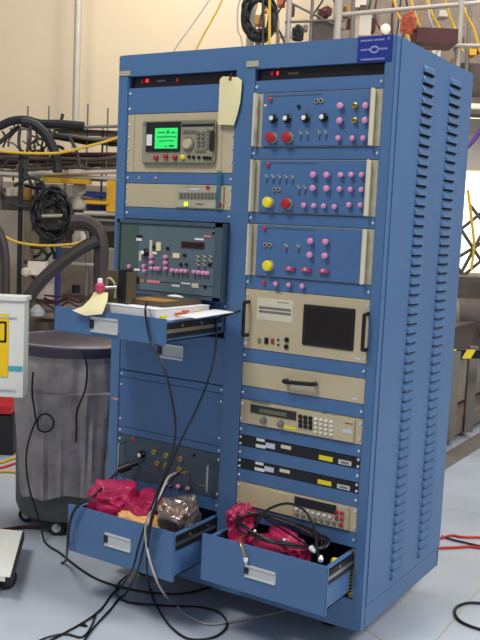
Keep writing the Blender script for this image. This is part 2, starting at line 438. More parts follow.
# pixel positions refer to the raised face
pt('screen_surround', (147, 122.6, 180, 151.7), 'dark', .004)
s_ = pt('screen', (155.5, 128.3, 177.2, 148.5), 'screen_green', .002, YS-.004, 'glowing green screen')
for a in ((158, 132, 165, 133), (167, 130.5, 169, 133.5), (171, 132, 175, 133), (157, 136.5, 176, 137.2), (159, 140.5, 174, 141.2), (169, 145, 174, 146.8), (164, 146, 167, 146.8)):
    patch('trace', *a, 'screen_mark', s_, YS-.006, .0006)
pt('sticker', (146.8, 134.5, 151.8, 145.5), 'white', .001, YS-.004, 'white sticker left of screen')
pt('handle_strip', (210.8, 130.5, 213.5, 151), 'dark')
pt('vent_strip', (182, 124.2, 214, 126.3), 'dark', .001)
c_ = Y(188.3, 144, YS); MB().cyl((c_.x, YS, c_.z), (c_.x, YS-.004, c_.z), .026, 'bezel', n=24).cyl((c_.x, YS-.004, c_.z), (c_.x, YS-.014, c_.z), .019, 'beige', .017, 24).build('dial', t, True)
put('key', [(184.5+3.6*i, 131.6) for i in range(4)]+[(208, 131+3.2*i) for i in range(6)]+[(197+3.6*i, 150.6) for i in range(3)]+[(198.5, 133+4*i) for i in range(4)]+[(203, 133+4*i) for i in range(4)], t, YS)
def k_kn(m):
    def f(b): b.lathe((0, 0, 0), [(.0095, 0), (.0088, -.009), (.006, -.011)], m, 14, 'y')
    return f
for px, py, m in ((155.5, 157, 'red'), (165.3, 155.8, 'red'), (174.3, 156.9, 'red'), (182.3, 156.5, 'yellow')):
    o = inst('kn'+m, 'rotary_knob', Y(px, py+.6, YS-.006)+V0(0, .006, 0), t, k_kn(m), m+' knob')
put('dot', [(189.5, 156.8), (194, 157.3), (199.3, 157.5), (204.5, 157.8), (207.5, 158), (210.5, 158.2)], t, YS)
# ---------------------------------------------------------------- 2U beige unit
t = thing('switch_module', 'beige unit with row of small keys and a lit yellow-green lamp, left bay', 'rack unit', (.29, 0, 1.376))
fascia(t, 'L', 1.374, 1.462, 'beige'); screws(t, 'L', screw_list('L', 1.374, 1.462))
x0, z1 = xz(177, 185.5); x1, z0 = xz(224, 207)
MB().box(x0, x1, -.004, PF, 1.379, 1.457, 'cream_edge', .001).build('module_face', t)
for i in range(11):
    o = inst('key2', 'key', Y(180.7+3.45*i, 195.6, -.004), t, lambda b: b.box(-.0065, .0065, -.005, 0, -.010, .010, 'bezel', .001))
patch('label_strip', 190, 188.3, 199, 190.2, 'label_blue', t, -.004, .001)
patch('label_strip', 181, 186.5, 214, 187.2, 'bezel', t, -.004, .001)
for q in ((208, 187.5), (220.5, 204.5)): inst('rdot', 'indicator_lamp', Y(*q, -.004), t, lambda b: b.cyl((0, 0, 0), (0, -.004, 0), .007, 'red', n=10), 'dull red lamp')
q = Y(186.2, 204, -.004); MB().cyl((q.x, -.004, q.z), (q.x, -.009, q.z), .0075, 'green_led', n=12).build('indicator_lamp', t)['label'] = 'lit yellow-green lamp'
patch('marking', 196, 203.6, 203, 204.6, 'dark', t, -.004, .001)
a = Y(217, 171, -.006); c_ = Y(222, 209.5, -.006)
tp = MB(); tp.sheet([[Vector((a.x, -.0065+.001*math.sin(i), a.z+(c_.z-a.z)*i/6)), Vector((a.x+.02, -.0065, a.z+(c_.z-a.z)*i/6))] for i in range(7)], .0006, 'tape_teal')
tag(tp.build('tape_strip'), 'see-through teal tape strip stuck over the beige keyed unit', 'tape')
# ---------------------------------------------------------------- slate box (left bay)
t = thing('control_box', 'dark slate control box with pink capped jacks above the open paper drawer', 'control box', (.29, -.03, 1.058))
YB = -.042
xa, xb = BAY['L']
b = MB(); z0, z1 = 1.056, 1.328
b.box(xa, xb, YB, PF+.3, z0, z0+.012, 'slate_frame').box(xa, xb, YB, PF+.3, z1-.014, z1, 'slate_frame').box(xa, xa+.012, YB, PF+.3, z0, z1, 'slate_frame').box(xb-.034, xb-.002, YB, PF+.3, z0, z1, 'slate_frame')
b.box(xa+.01, xb-.03, -.02, PF+.3, z0+.01, z1-.012, 'slate')
b.build('case', t)
YP = -.036
fx1 = xb-.0345
MB().box(xa+.014, fx1, YP, -.02, z0+.05, z1-.016, 'slate', .001).build('face_plate', t)
MB().box(xa+.014, fx1, YP-.001, -.02, z0+.014, z0+.048, 'slate', .001).build('lower_plate', t)
MB().box(xa+.016, xa+.1, YP-.0006, YP, z0+.055, z1-.02, 'slate_green').build('green_plate', t)
def q_(kind, pts): put(kind, pts, t, YP)
q_('pinkx', [(151, 257), (151, 262.5), (151, 268.3), (165, 257), (165, 262.8), (165, 268.5), (143.5, 266.3), (144.3, 270.8), (129, 266.3), (155.5, 268.6), (158.6, 268.6), (171.8, 270.4), (176.5, 271), (181.2, 270.9), (185.3, 271.3), (193.7, 271.9), (198.2, 272.4), (202.9, 272.9), (206.7, 273.3)])
q_('dot', [(154.5, 247), (168, 248.5), (181.2, 264.4), (186.7, 264.6), (209.7, 264.8), (185, 255.2), (205.6, 287)])
q_('toggle', [(x, y) for x in (197.5, 204, 210.4) for y in (257, 261, 265)][:8])
q_('knob', [(143, 252.5), (134.2, 280)])
for nm, a, m in (('label', (136.5, 238, 142, 241), 'white'), ('label', (137, 235, 142.5, 237.5), 'black'), ('label', (150, 240, 152, 255), 'beige_light'), ('label', (152.5, 251.5, 157, 254.5), 'white'), ('label', (156.5, 242, 160.8, 251), 'manila'),
                 ('label', (134.5, 268.3, 140.3, 271), 'white'), ('label', (195, 238, 204, 240.5), 'white'), ('label', (204, 235.3, 211.5, 237.5), 'label_pink'), ('label', (212.4, 232, 216.4, 234.5), 'black'), ('label', (173, 252.8, 179.7, 258.2), 'manila'),
                 ('label', (136.6, 278.6, 144.5, 282.3), 'tan'), ('label', (147, 279.5, 160, 283.5), 'label_pink'), ('label', (172, 284, 180, 287.3), 'label_blue'), ('label', (181.5, 282.3, 190.5, 284.7), 'white'), ('label', (192, 283, 198.6, 288), 'beige_light'), ('label', (139.5, 251, 141.5, 261), 'beige_light')):
    patch(nm, *a, m, t, YP-.0008, .002)
dsp = patch('digit_display', 181.7, 241.3, 204.3, 249, 'red_display', t, YP, .003, 'dark red number display')
patch('lens', 184, 243, 202, 247.4, 'screen_off', dsp, YP-.003, .0008)
# ---------------------------------------------------------------- lower-left patch panel
t = thing('jack_panel', 'dark blue panel with two silver handles and brass jacks, low in left bay', 'panel', (.29, 0, .335))
fascia(t, 'L', .332, .500, 'slate_frame'); screws(t, 'L', [.352, .480])
def handle(par, x, z0, z1, m, y0=PF, dep=.035, r=.005, nm='handle'):
    return MB().tube([(x, y0, z0), (x, y0-dep*.9, z0+.002), (x, y0-dep, z0+.008), (x, y0-dep, z1-.008), (x, y0-dep*.9, z1-.002), (x, y0, z1)], r, m, 8, 4).build(nm, par, True)
handle(t, .082, .368, .470, 'steel')['label'] = 'silver bow handle'; handle(t, .497, .360, .460, 'steel')['label'] = 'silver bow handle'
put('lamp', [(133, 439)], t); put('knob', [(139.8, 455)], t)
put('brass', [(153.9, 452), (166, 455.2), (180.4, 458.7), (157.4, 463.3), (166, 465.5), (179, 469.3)], t)
put('dot', [(194, 455.2)], t); put('pinks', [(168.2, 485), (177.7, 486.6), (187.2, 488.6)], t)
patch('brass_label', 145, 470, 156, 473, 'gold', t); patch('brass_label', 199, 484.3, 207.5, 487, 'gold', t)
# ---------------------------------------------------------------- three blue control chassis (right bay)
def chassis(z0, z1, label):
    t = thing('control_chassis', label, 'control panel', (.84, 0, z0))
    xa, xb = BAY['R']
    fascia(t, 'R', z0, z1, 'cream_edge')
    MB().box(.641, 1.044, -.004, PF, z0+.003, z1-.003, 'blue_panel', .001).build('face_plate', t)
    MB().box(.660, .86, -.0048, -.004, z1-.014, z1-.011, 'slate_frame').build('engraved_line', t)
    for x0, x1 in ((.613, .620), (1.043, 1.050)):
        MB().box(x0, x1, -.024, PF, z0+.001, z1-.001, 'beige_light', .002).build('side_bar', t)['label'] = 'off-white vertical handle bar'
    return t
YC = -.004
t = chassis(1.592, 1.772, 'blue chassis with two red mushroom buttons, topmost of three in right bay')
put('lamp', [(270, 99.2)], t, YC); put('knob', [(271.6, 118.3), (285.4, 118.3), (304, 117.8), (321.9, 117)], t, YC)
put('dot', [(299.2, 106.7)], t, YC); put('redm', [(270.3, 137.2), (286.2, 137.2)], t, YC)
put('toggle', [(300, 133.3), (307, 133.3), (318.7, 132.5), (325.3, 132.5)], t, YC); put('pair', [(319.2, 100.8)], t, YC)
put('pink', [(339.6, 105.5), (365.2, 105.3), (339.2, 120.5), (364.6, 120.2)], t, YC); put('brass', [(354.7, 105.5), (354.4, 120.5)], t, YC)
put('pinks', [(337.8, 138), (352, 138), (363, 138)], t, YC); patch('label', 264.3, 104.4, 266.3, 106.2, 'white', t, YC, .001)
t = chassis(1.371, 1.551, 'blue chassis with one yellow and one red mushroom button, middle of three in right bay')
put('lamp', [(267.5, 164.6)], t, YC); put('toggle', [(266, 176.4), (272.7, 176.8), (279, 177), (285.5, 177.2), (292, 177.5), (298.4, 187.7), (304.5, 187.9)], t, YC)
put('pair', [(276.8, 189.4)], t, YC); put('yelm', [(267.2, 202.3)], t, YC); put('redm', [(285.5, 203.7)], t, YC)
put('pink', [(312.8, 174.5), (326.2, 174.8), (312.5, 188), (326, 188.4)], t, YC)
put('pinks', [(340.2, 174.8), (350.7, 174.6), (361.5, 174.6), (339.1, 189), (350.2, 189.3), (360.9, 189.6), (303.5, 205.1), (313.4, 205.7), (323.3, 205.9), (334.1, 206.7), (348.7, 204.8), (360.1, 205)], t, YC)
t = chassis(1.154, 1.333, 'blue chassis with a single yellow mushroom button, lowest of three in right bay')
put('lamp', [(264.2, 228.5)], t, YC); put('pair', [(267.9, 244.8)], t, YC); put('yelm', [(267.2, 265.8)], t, YC)
put('toggle', [(285.8, 246), (298, 246.5)], t, YC); put('pink', [(309.9, 241), (325.1, 241.8), (309.3, 254.9), (324.2, 255.8)], t, YC)
put('pinkd', [(289.5, 268.8), (305.8, 270), (323.3, 271.2)], t, YC)
# ---------------------------------------------------------------- rack computer
t = thing('rack_computer', 'beige rack computer with dark screen and two black handles in right bay', 'computer', (.84, 0, .9))
fascia(t, 'R', .898, 1.108, 'beige')
A = Y(303.4, 304.8, PF); B = Y(353.6, 350.5, PF)
s_ = MB().box(A.x+.003, B.x-.001, -.001, PF, B.z-.002, A.z+.003, 'dark', .002).build('screen_frame', t)
MB().box(A.x+.013, B.x-.011, -.002, -.001, B.z+.010, A.z-.009, 'screen_off').build('screen', s_)
for x in (.618, 1.070): handle(t, x, .945, 1.062, 'black', PF, .032, .0065)['label'] = 'black bow handle'
screws(t, 'R', [.915, 1.088])
ls = patch('instruction_label', 257.6, 297.2, 292, 323, 'beige_light', t, PF, .001, 'printed paper label')
for a in ((259, 308.5, 291, 309.2), (259, 312.3, 291, 313.2), (259, 317, 264, 317.8), (261, 300.3, 268, 301), (277, 302.5, 289, 303), (266, 304.2, 273, 305)):
    patch('print_line', *a, 'bezel', ls, PF-.001, .0005)
b_ = Y(275, 297, PF)
patch('marking', 275.5, 291.8, 282, 293.2, 'bezel', t)
sw = [('rocker_switch', (258.3, 338, 260.7, 343), 'bezel'), ('rocker_switch', (265, 337.5, 268.3, 344), 'black'), ('rocker_switch', (271.5, 338.5, 274, 344), 'red')]
for nm, a, m in sw: patch(nm, *a, m, t, PF, .004)
for q in ((278.4, 339.8), (278.4, 344.8)): inst('tinyd', 'socket', Y(*q, PF), t, lambda b: b.cyl((0, 0, 0), (0, -.003, 0), .004, 'dark', n=10))
for q in ((287, 339.8), (286.6, 346.8)): inst('jackd', 'socket', Y(*q, PF), t, lambda b: b.cyl((0, 0, 0), (0, -.005, 0), .0085, 'black', n=14))
patch('sticker', 355, 356.8, 360.5, 360, 'label_blue', t, PF, .001)
# ---------------------------------------------------------------- beige drawer with black pull
t = thing('pull_out_unit', 'plain beige drawer unit with a black pull handle, below the computer', 'drawer', (.84, 0, .767))
fascia(t, 'R', .765, .850, 'beige', name='drawer_front')
A = Y(287.5, 379.5, PF); B = Y(316, 384.5, PF)
MB().tube([(A.x, PF, A.z-.004), (A.x, PF-.022, A.z-.002), (A.x+.012, PF-.03, A.z-.003), (B.x-.012, PF-.03, B.z+.004), (B.x, PF-.022, B.z+.004), (B.x, PF, B.z+.002)], .0075, 'black').build('handle', t, True)
MB().box(A.x+.006, B.x-.006, PF-.0012, PF, .776, .800, 'cream_edge').build('recess_plate', t)
patch('sticker', 352, 397.6, 358.5, 400.4, 'label_blue', t, PF, .001)
# ---------------------------------------------------------------- power supply
t = thing('power_supply', 'beige programmable power supply with keypad and grey display', 'power supply', (.84, 0, .632))
fascia(t, 'R', .630, .717, 'beige')
MB().box(.634, 1.046, -.006, PF, .634, .713, 'beige', .002).build('front_bezel', t)
d_ = patch('display_window', 251, 404, 296, 420.3, 'display', t, -.006, .003)
A = Y(251.5, 403.2, -.006)
patch('lcd', 259.5, 408.3, 286.5, 417, 'lcd', d_, -.009, .0008, 'grey-green readout')
patch('maker_strip', 251.5, 401.5, 270, 404, 'slate_frame', t, -.006, .002)
put('knobsm', [(262.5, 420.8), (279.7, 424.2)], t, -.006)
patch('label', 283.5, 425.2, 296.5, 430.4, 'yellow', t, -.006, .001, 'yellow sticker')
put('keyd', [(300.5+5.0*i, 416.5+4.6*j+.9*i) for i in range(3) for j in range(3)], t, -.006)
put('keyw', [(316+5.1*i, 418.8+4.3*j+.9*i) for i in range(4) for j in range(4)], t, -.006)
patch('label', 343, 428.8, 351.5, 434, 'label_blue', t, -.006, .001, 'pale blue sticker'); patch('label', 345, 422.6, 353, 424.6, 'dark', t, -.006, .001)
patch('label', 321, 412.3, 327, 413.7, 'dark', t, -.006, .001)
screws(t, 'R', [.648, .70])
# ---------------------------------------------------------------- two black 1U units
for z0, z1, dy, pos in ((.549, .588, 0, 'directly under the power supply unit'), (.466, .503, 1, 'directly above the beige meter')):
    t = thing('network_unit', f'thin black rack unit with white and yellow stickers, {pos}', 'rack unit', (.84, 0, z0))
    fascia(t, 'R', z0, z1, 'black'); screws(t, 'R', [z0+.008, z1-.008])
    xa = .602; ww = .47
    zz = lambda v: z0+v*(z1-z0)
    def pr(u0, u1, v0, v1, m, l=None):
        o = MB().box(xa+u0*ww, xa+u1*ww, PF-.001, PF, zz(v0), zz(v1), m).build('sticker', t)
        if l: o['label'] = l
    pr(.155, .225, .72, .97, 'white', 'white sticker'); pr(.15, .235, .12, .42, 'white', 'white sticker'); pr(.235, .315, .25, .72, 'label_blue', 'pale blue printed sticker')
    pr(.365, .45, .48, .80, 'beige_light', 'beige sticker'); pr(.68, .79, .15, .56, 'yellow', 'yellow sticker'); pr(.835, .935, .12, .52, 'grey_label', 'grey printed sticker')
    MB().box(xa+.855*ww, xa+.915*ww, PF-.0016, PF-.001, zz(.22), zz(.40), 'bezel').build('print_line', t)
# ---------------------------------------------------------------- bench meter
t = thing('bench_meter', 'beige bench meter with black display, small keys and red sockets', 'meter', (.84, 0, .335))
fascia(t, 'R', .333, .419, 'beige')
A = Y(296.5, 500, PF)
MB().box(A.x-.004, 1.046, -.006, PF, .337, .415, 'cream_edge', .002).build('front_bezel', t)
MB().box(.618, A.x-.006, -.003, PF, .339, .413, 'beige', .001).build('cover_plate', t)
B = Y(336.5, 505, -.006)
MB().box(A.x-.001, B.x, -.009, -.006, .383, .414, 'black', .001).build('display', t)
xs = A.x
for i in range(7): inst('keyw', 'key', (xs+.028+.0215*i, -.006, .371), t, k_keyw)
for i in range(8): inst('key', 'key', (xs+.01+.0235*i, -.006, .352), t, k_key)
for (x, z) in ((1.012, .393), (.993, .393), (.993, .373), (1.012, .373), (1.012, .353)): inst('rsock', 'socket', (x+.012, -.006, z), t, lambda b: b.lathe((0, 0, 0), [(.0065, 0), (.0065, -.006), (.003, -.007)], 'red', 12, 'y'), 'red socket')
inst('wdot', 'knob', (xs+.003+.006, -.006, .374), t, lambda b: b.cyl((0, 0, 0), (0, -.008, 0), .006, 'white', n=12), 'white knob')
screws(t, 'R', [.347, .405])

# ---------------------------------------------------------------- drawers of the rack
def drawer(bay, z0, z1, yf, hold, sideh=.8, lab=None, body=.5):
    xa, xb = BAY[bay]; 
    o = MB().box(xa-.004, xb+.004, yf, yf+.012, z0, z1, 'blue', .003).build('drawer', rack, origin=((xa+xb)/2, yf, z0))
    if lab: o['label'] = lab
    zs = z0+(z1-z0)*sideh; ye = yf+body
    b = MB().box(xa+.012, xa+.016, yf+.012, ye, z0+.008, zs, 'blue').box(xb-.016, xb-.012, yf+.012, ye, z0+.008, zs, 'blue').box(xa+.012, xb-.012, yf+.012, ye, z0+.008, z0+.012, 'blue').box(xa+.012, xb-.012, ye-.004, ye, z0+.008, zs, 'blue')
    b.box(xb-.022, xb-.008, yf+.012, ye, zs-.002, zs+.003, 'blue').box(xa+.008, xa+.022, yf+.012, ye, zs-.002, zs+.003, 'blue')
    b.build('drawer_box', o)
    for sx in ((xa+.004, xa+.012), (xb-.012, xb-.004)):
        s = MB().box(sx[0], sx[1], yf+.014, yf+.34, zs-.052, zs-.006, 'dark').box(sx[0]-.001, sx[1]+.0015, yf+.02, yf+.34, zs-.036, zs-.024, 'steel')
        for k in range(5): s.cyl((sx[0]-.001, yf+.05+k*.055, zs-.015), (sx[1]+.002, yf+.05+k*.055, zs-.015), .005, 'gold' if k % 2 else 'black', n=8)
        s.build('slide', o)
    hx0, hx1, hz0, hz1 = hold
    h = MB().box(hx0, hx1, yf-.002, yf, hz0, hz1, 'grey_label').box(hx0, hx1, yf-.006, yf-.002, hz0, hz0+.006, 'screw').box(hx0, hx1, yf-.006, yf-.002, hz1-.006, hz1, 'screw').box(hx0-.004, hx0+.012, yf-.006, yf, hz0+.012, hz1-.012, 'dark')
    h.build('label_holder', o)['label'] = 'silver-grey card holder'
    return o
def hold(px0, py0, px1, py1, y):
    a, c = Y(px0, py0, y), Y(px1, py1, y); return (a.x, c.x, c.z, a.z)
d1 = drawer('L', .930, 1.017, -.36, hold(91.8, 316.3, 118, 335.3, -.36), .85, 'shallow drawer pulled far out')
d2 = drawer('L', .108, .282, -.268, hold(105.7, 532, 130.7, 552.5, -.268), .9, 'deep left drawer pulled out')
d3 = drawer('R', .117, .280, -.202, hold(246, 564, 275.5, 585, -.202), .9, 'deep right drawer pulled out')
d4 = drawer('L', .752, .922, PF, (.235, .345, .820, .874), .9, 'closed drawer below the shallow one', .4)

# ================================================================ DRAWER CONTENTS
def crumple(name, c, s, m, seed, amp=.35, fl=None, twist=0.0):
    bm = bmesh.new(); bmesh.ops.create_icosphere(bm, subdivisions=5, radius=1)
    off = Vector((seed*13.1, seed*7.7, seed*3.3)); R = Matrix.Rotation(twist, 3, 'Z')
    for v in bm.verts:
        n = v.co.normalized()
        e = .62
        q = Vector([math.copysign(abs(c_)**e, c_) for c_ in n])
        a = 1+amp*.9*noise.noise(n*1.3+off)-amp*.7*abs(noise.noise(n*2.3+off))-amp*.28*abs(noise.noise(n*4.5-off))
        p = q*a*.92; p = Vector((p.x*s[0], p.y*s[1], p.z*s[2])); p = R @ p
        if fl is not None and p.z+c[2] < fl: p.z = fl-c[2]
        v.co = p+Vector(c)
    return MB().bm(bm, m).build(name, smooth=True)
o = crumple('plastic_bag', (.15, -.14, .262), (.105, .095, .098), 'pink_bag', 1, .4, .122, .3); tag(o, 'crumpled magenta plastic bag at the left of the low left drawer', 'bag')
o = crumple('plastic_bag', (.29, -.10, .255), (.11, .085, .085), 'pink_bag', 4, .4, .122, -.4); tag(o, 'bright pink bag between magenta bag and silver bag, low left drawer', 'bag')
o = crumple('padded_packet', (.335, -.185, .232), (.12, .055, .06), 'orange_pack', 9, .22, .122, .1); tag(o, 'light orange packet in the low left drawer', 'packet')
o = crumple('silver_bag', (.44, -.12, .262), (.085, .10, .105), 'silver_bag', 6, .5, .122, .2); tag(o, 'crumpled shiny silver antistatic bag in the low left drawer', 'bag')
o = crumple('plastic_bag', (.66, -.045, .262), (.062, .075, .100), 'pink_bag', 12, .45, .131, .5); tag(o, 'pink plastic bag standing at the left end of right drawer', 'bag')
o = crumple('plastic_bag', (.83, -.06, .225), (.14, .07, .078), 'pink_bag', 15, .5, .131, -.2); tag(o, 'large crumpled pink bag under cables in the right drawer', 'bag')
def cable(name, label, pts, r=.004, m='cable', cat='cable', group=None, extra=None, sub=6):
    b = MB().tube(pts, r, m, 8, sub, zmin=ZF+r*1.05)
    if extra:
        t = thing(name, label, cat, pts[0], group); b.build('cord', t, True)
        for fn in extra: fn(t)
        return t
    return tag(b.build(name, smooth=True), label, cat, group)
def plug(p, q, r=.007, m='white', nm='plug', lab=None):
    def f(t):
        o = MB().cyl(p, Vector(p)+(Vector(q)-Vector(p))*.6, r, m, n=12).cyl(Vector(p)+(Vector(q)-Vector(p))*.6, q, r*.6, m, n=12).build(nm, t, True)
        o['label'] = lab or f'{m.replace("_"," ")} plug'
    return f
# coil in right drawer
random.seed(11)
pts = []
for k in range(60):
    a = k*2*math.pi/11; rr = 1+random.uniform(-.15, .12)
    pts.append(Vector((.835+.165*rr*math.cos(a)+random.uniform(-.008, .008), -.092+.075*rr*math.sin(a), .306+.0012*(k % 11)+.035*math.sin(a)*.4+random.uniform(-.006, .008)-.012*math.cos(a))))
e1 = Y(311, 547.5, -.15); e2 = Y(320.6, 561, -.185)
cable('coiled_cable', 'coil of black cable with white plugs lying in the right drawer', pts+[e1], .0036, extra=[plug(e1, e1+Vector((.02, -.012, -.006)), .009), plug(Y(283.5, 545, -.15), Y(284.5, 539, -.15), .009), plug(e2, Y(321, 556, -.17), .008), plug(Y(255, 530.5, -.12), Y(251, 534, -.14), .006)])
pl_ = [(245, 537), (255, 527), (259, 520), (268, 509.5), (288, 503.5), (306, 512), (314, 528), (317, 545), (318, 556)]
cable('arched_cable', 'black cable arching high above the right drawer', [Y(x, y, -.14-.002*i) for i, (x, y) in enumerate(pl_)], .0045)
p_ = [Y(247, 535, -.14), Y(240.5, 538, -.17), Y(240.3, 543, -.205), Y(243, 550, -.214), Y(245.5, 558, -.215)]
cable('hanging_lead', 'short lead with white plug hanging over right drawer front', p_, .003, 'gold', extra=[plug(p_[-1], Y(246, 563, -.215), .0075)])
for i, (x, y) in enumerate(((331.6, 554), (336, 545.5))):
    q = Y(x, y, -.06); tag(MB().lathe((q.x, q.y, .14), [(.014, 0), (.015, q.z-.14-.052), (.011, q.z-.14-.045)], 'yellow', 14).build('yellow_cap', smooth=True), ['small yellow cap in the right drawer, nearer the drawer front', 'small yellow cap in the right drawer, farther from the front'][i], 'spool')  # small round yellow caps standing in the drawer
# top drawer papers
dz1 = .945
b = MB().box(.035+.04, .50, -.335, -.02, dz1, 1.003, 'page'); tag(b.build('paper_stack'), 'stack of loose papers filling the shallow open drawer', 'papers')
def rbox(name, label, cat, c, sx, sy, sz, rz, m, side=None, parts=None):
    t = thing(name, label, cat, c); R = Matrix.Rotation(rz, 3, 'Z'); ax, ay = R@Vector((sx/2, 0, 0)), R@Vector((0, sy/2, 0)); c = Vector(c)
    MB().obox(c+Vector((0, 0, sz/2)), ax*.985, ay*.985, (0, 0, sz/2-.0015), side or 'page').build('pages', t)
    for zc in (.0008, sz-.0008): MB().obox(c+Vector((0, 0, zc)), ax, ay, (0, 0, .0008), m).build('cover', t)
    return t, R, ax, ay
t, R, ax, ay = rbox('binder', 'thick white binder with orange and yellow tabs in shallow drawer', 'binder', (.335, -.19, 1.004), .30, .29, .038, -.05, 'paper')
for i, (v, m) in enumerate(((-.75, 'yellow'), (-.2, 'orange_tab'), (.05, 'orange_tab'), (.3, 'orange_tab'), (.55, 'yellow'))):
    c = Vector((.335, -.19, 1.016+.006*(i % 3)))+ax*1.0+ay*v; MB().obox(c, ax.normalized()*.006, ay*.1, (0, 0, .004), m).build('index_tab', t)['label'] = ('orange' if 'or' in m else 'yellow')+' tab'
t, R, ax, ay = rbox('notebook', 'brown covered book with tan patch on top of the white binder', 'book', (.36, -.16, 1.0425), .19, .22, .016, .0, 'brown', 'brown')
MB().obox(Vector((.36, -.16, 1.0592))-ay*.45+ax*.1, ax*.72, ay*.42, (0, 0, .0008), 'tan').build('cover_patch', t)
def sheet(name, label, quad, m='paper', bend=0.0, cat='paper', th=.0008, n=6):
    a, b_, c, d = quad; g = []
    for i in range(n+1):
        v = i/n; r = []
        for j in range(n+1):
            u = j/n; r.append(a*(1-u)*(1-v)+b_*u*(1-v)+c*u*v+d*(1-u)*v+Vector((0, 0, bend*math.sin(u*math.pi)*math.sin(v*math.pi*.8+.3))))
        g.append(r)
    return tag(MB().sheet(g, th, m).build(name), label, cat)
V = Vector
sheet('paper_sheet', 'loose white sheet sticking out over the drawer right edge', [Y(176, 316, -.29), Y(196, 318.5, -.30), Y(234, 312.3, -.06), Y(214, 309.5, -.04)], bend=.004)
sheet('paper_sheet', 'loose white sheet at the left of the shallow drawer', [V((.075, -.325, 1.0045)), V((.18, -.34, 1.0045)), V((.17, -.10, 1.0045)), V((.06, -.12, 1.0045))], bend=.003)
sheet('paper_sheet', 'curled white sheet lying behind the brown book', [V((.26, -.06, 1.046)), V((.40, -.055, 1.046)), V((.40, -.02, 1.046)), V((.28, -.02, 1.046))], bend=.02)
# brown upright block with black gap
t = thing('bracket_block', 'olive brown upright bracket with black gap standing in the shallow drawer', 'bracket', (.19, -.25, 1.004))
A = Y(105.5, 270, -.29); B = Y(118, 303, -.29)
MB().box(A.x, B.x, -.29, -.27, 1.004, A.z, 'brown', .002).build('plate', t)
C_ = Y(128.5, 270, -.25)
MB().box(B.x+.001, B.x+.036, -.293, -.262, 1.006, A.z+.006, 'black').build('core', t)
MB().box(B.x+.037, B.x+.046, -.296, -.25, 1.004, A.z+.001, 'brown', .002).build('plate', t)
q = Y(112, 283, -.291); MB().tube([q+V((-.02, 0, -.012)), q+V((-.012, -.012, .012)), q+V((.008, -.016, .016)), q+V((.02, -.006, -.008)), q+V((.018, -.004, -.05))], .004, 'cream_edge').build('hook', t, True)
q = Y(100, 287.5, -.33)
t = thing('capped_plug', 'plug with pink cap and white tip on the drawer papers', 'plug', (q.x, q.y, 1.004))
MB().lathe((q.x, q.y, q.z-.018), [(.010, 0), (.017, .008), (.017, .026), (.010, .034)], 'pink_dark', 14).build('cap', t, True)
MB().lathe((q.x, q.y, q.z+.016), [(.009, 0), (.009, .012), (.005, .016)], 'white', 12).build('tip', t, True)
MB().cyl((q.x, q.y, 1.004), (q.x, q.y, q.z-.018), .006, 'gold').cyl((q.x+.01, q.y+.01, q.z), (q.x+.05, q.y+.03, q.z+.004), .006, 'steel').build('stem', t, True)
g = []
L_ = [(94, 292, -.335), (90, 299, -.345), (83, 306, -.368), (76, 309, -.376), (72, 310, -.38)]
R2 = [(108, 292.5, -.325), (107.5, 300, -.34), (104.5, 308, -.366), (102, 314, -.376), (85.5, 315.8, -.382)]
for (a, b_) in zip(L_, R2):
    P, Q = Y(*a), Y(*b_); g.append([P.lerp(Q, k/4)+V((0, -.003*math.sin(k*math.pi/4), 0)) for k in range(5)])
tag(MB().sheet(g, .0012, 'manila').build('paper_tag', smooth=True), 'cream paper tag hanging over the shallow drawer front', 'tag')
# manila tag near top
t = thing('manila_tag', 'cream manila tag hanging by string near the top of the rack', 'tag', Y(230, 75, -.006))
g = []
for (xl, xr, y) in ((222.5, 238, 76.5), (219.8, 241.8, 79.5), (219.2, 241.3, 90), (218.8, 240, 102), (218.3, 237.5, 113), (217.6, 234, 124.5)):
    P, Q = Y(xl, y, -.010), Y(xr, y+.8, -.010); g.append([P.lerp(Q, k/4)+V((0, -.006*math.sin(k*math.pi/4), 0)) for k in range(5)])
MB().sheet(g, .001, 'manila').build('card', t, True)
a = Y(230.5, 79, -.014); MB().tube([a, a+V((.002, -.004, .012)), Y(232, 72.5, -.004), a+V((.006, -.003, .012)), a], .0016, 'dark').build('string', t, True)
MB().cyl(a+V((0, .004, 0)), a+V((0, -.0045, 0)), .0055, 'red', n=12).build('eyelet', t)

# ================================================================ CABLES IN FRONT
def yy(L): return [Y(a, b_, c) for a, b_, c in L]
cable('hanging_cable', 'black cable hanging from the shallow drawer front down to the floor, left one',
      yy([(147, 303, -.34), (145.5, 308, -.37), (146, 318, -.372), (151, 342, -.37), (164, 368, -.37), (172, 400, -.36), (175.5, 428, -.35), (172, 452, -.34), (162, 478, -.32), (153, 503, -.3), (145, 525, -.29), (138, 548, -.29), (132, 570, -.29)])+[G(118, 590), G(100, 610), G(84, 622), G(55, 638), G(40, 645)], .0038)
cable('hanging_cable', 'black cable hanging from shallow drawer right edge down to the floor',
      yy([(240, 311, -.02), (228, 315, -.06), (217, 320, -.06), (216, 345, -.07), (210, 375, -.12), (197, 408, -.18), (183, 436, -.24), (170, 466, -.29), (160, 490, -.31), (152, 515, -.3), (144, 545, -.29), (137, 572, -.28)])+[G(124, 596), G(108, 612), G(92, 630), G(78, 650)], .0038)
cable('patch_cable', 'black cable from a brass jack looping onto the floor before the rack',
      yy([(187, 472, -.02), (178, 474, -.06), (166, 488, -.2), (156, 508, -.29), (150, 530, -.3), (147, 555, -.29), (147.5, 575, -.285)])+[G(150, 590), G(153, 598), G(160, 612), G(172, 628), G(190, 639), G(214, 637), G(227, 625.6), G(220, 613), G(200, 607), G(175, 606), G(150, 604.5), G(128, 602), G(116, 594), G(119, 583), G(128, 575, ZF+.05)], .004,
      extra=[plug(Y(188, 472, -.01), Y(181, 473, -.05), .006, 'gold', 'connector', 'brass connector')])
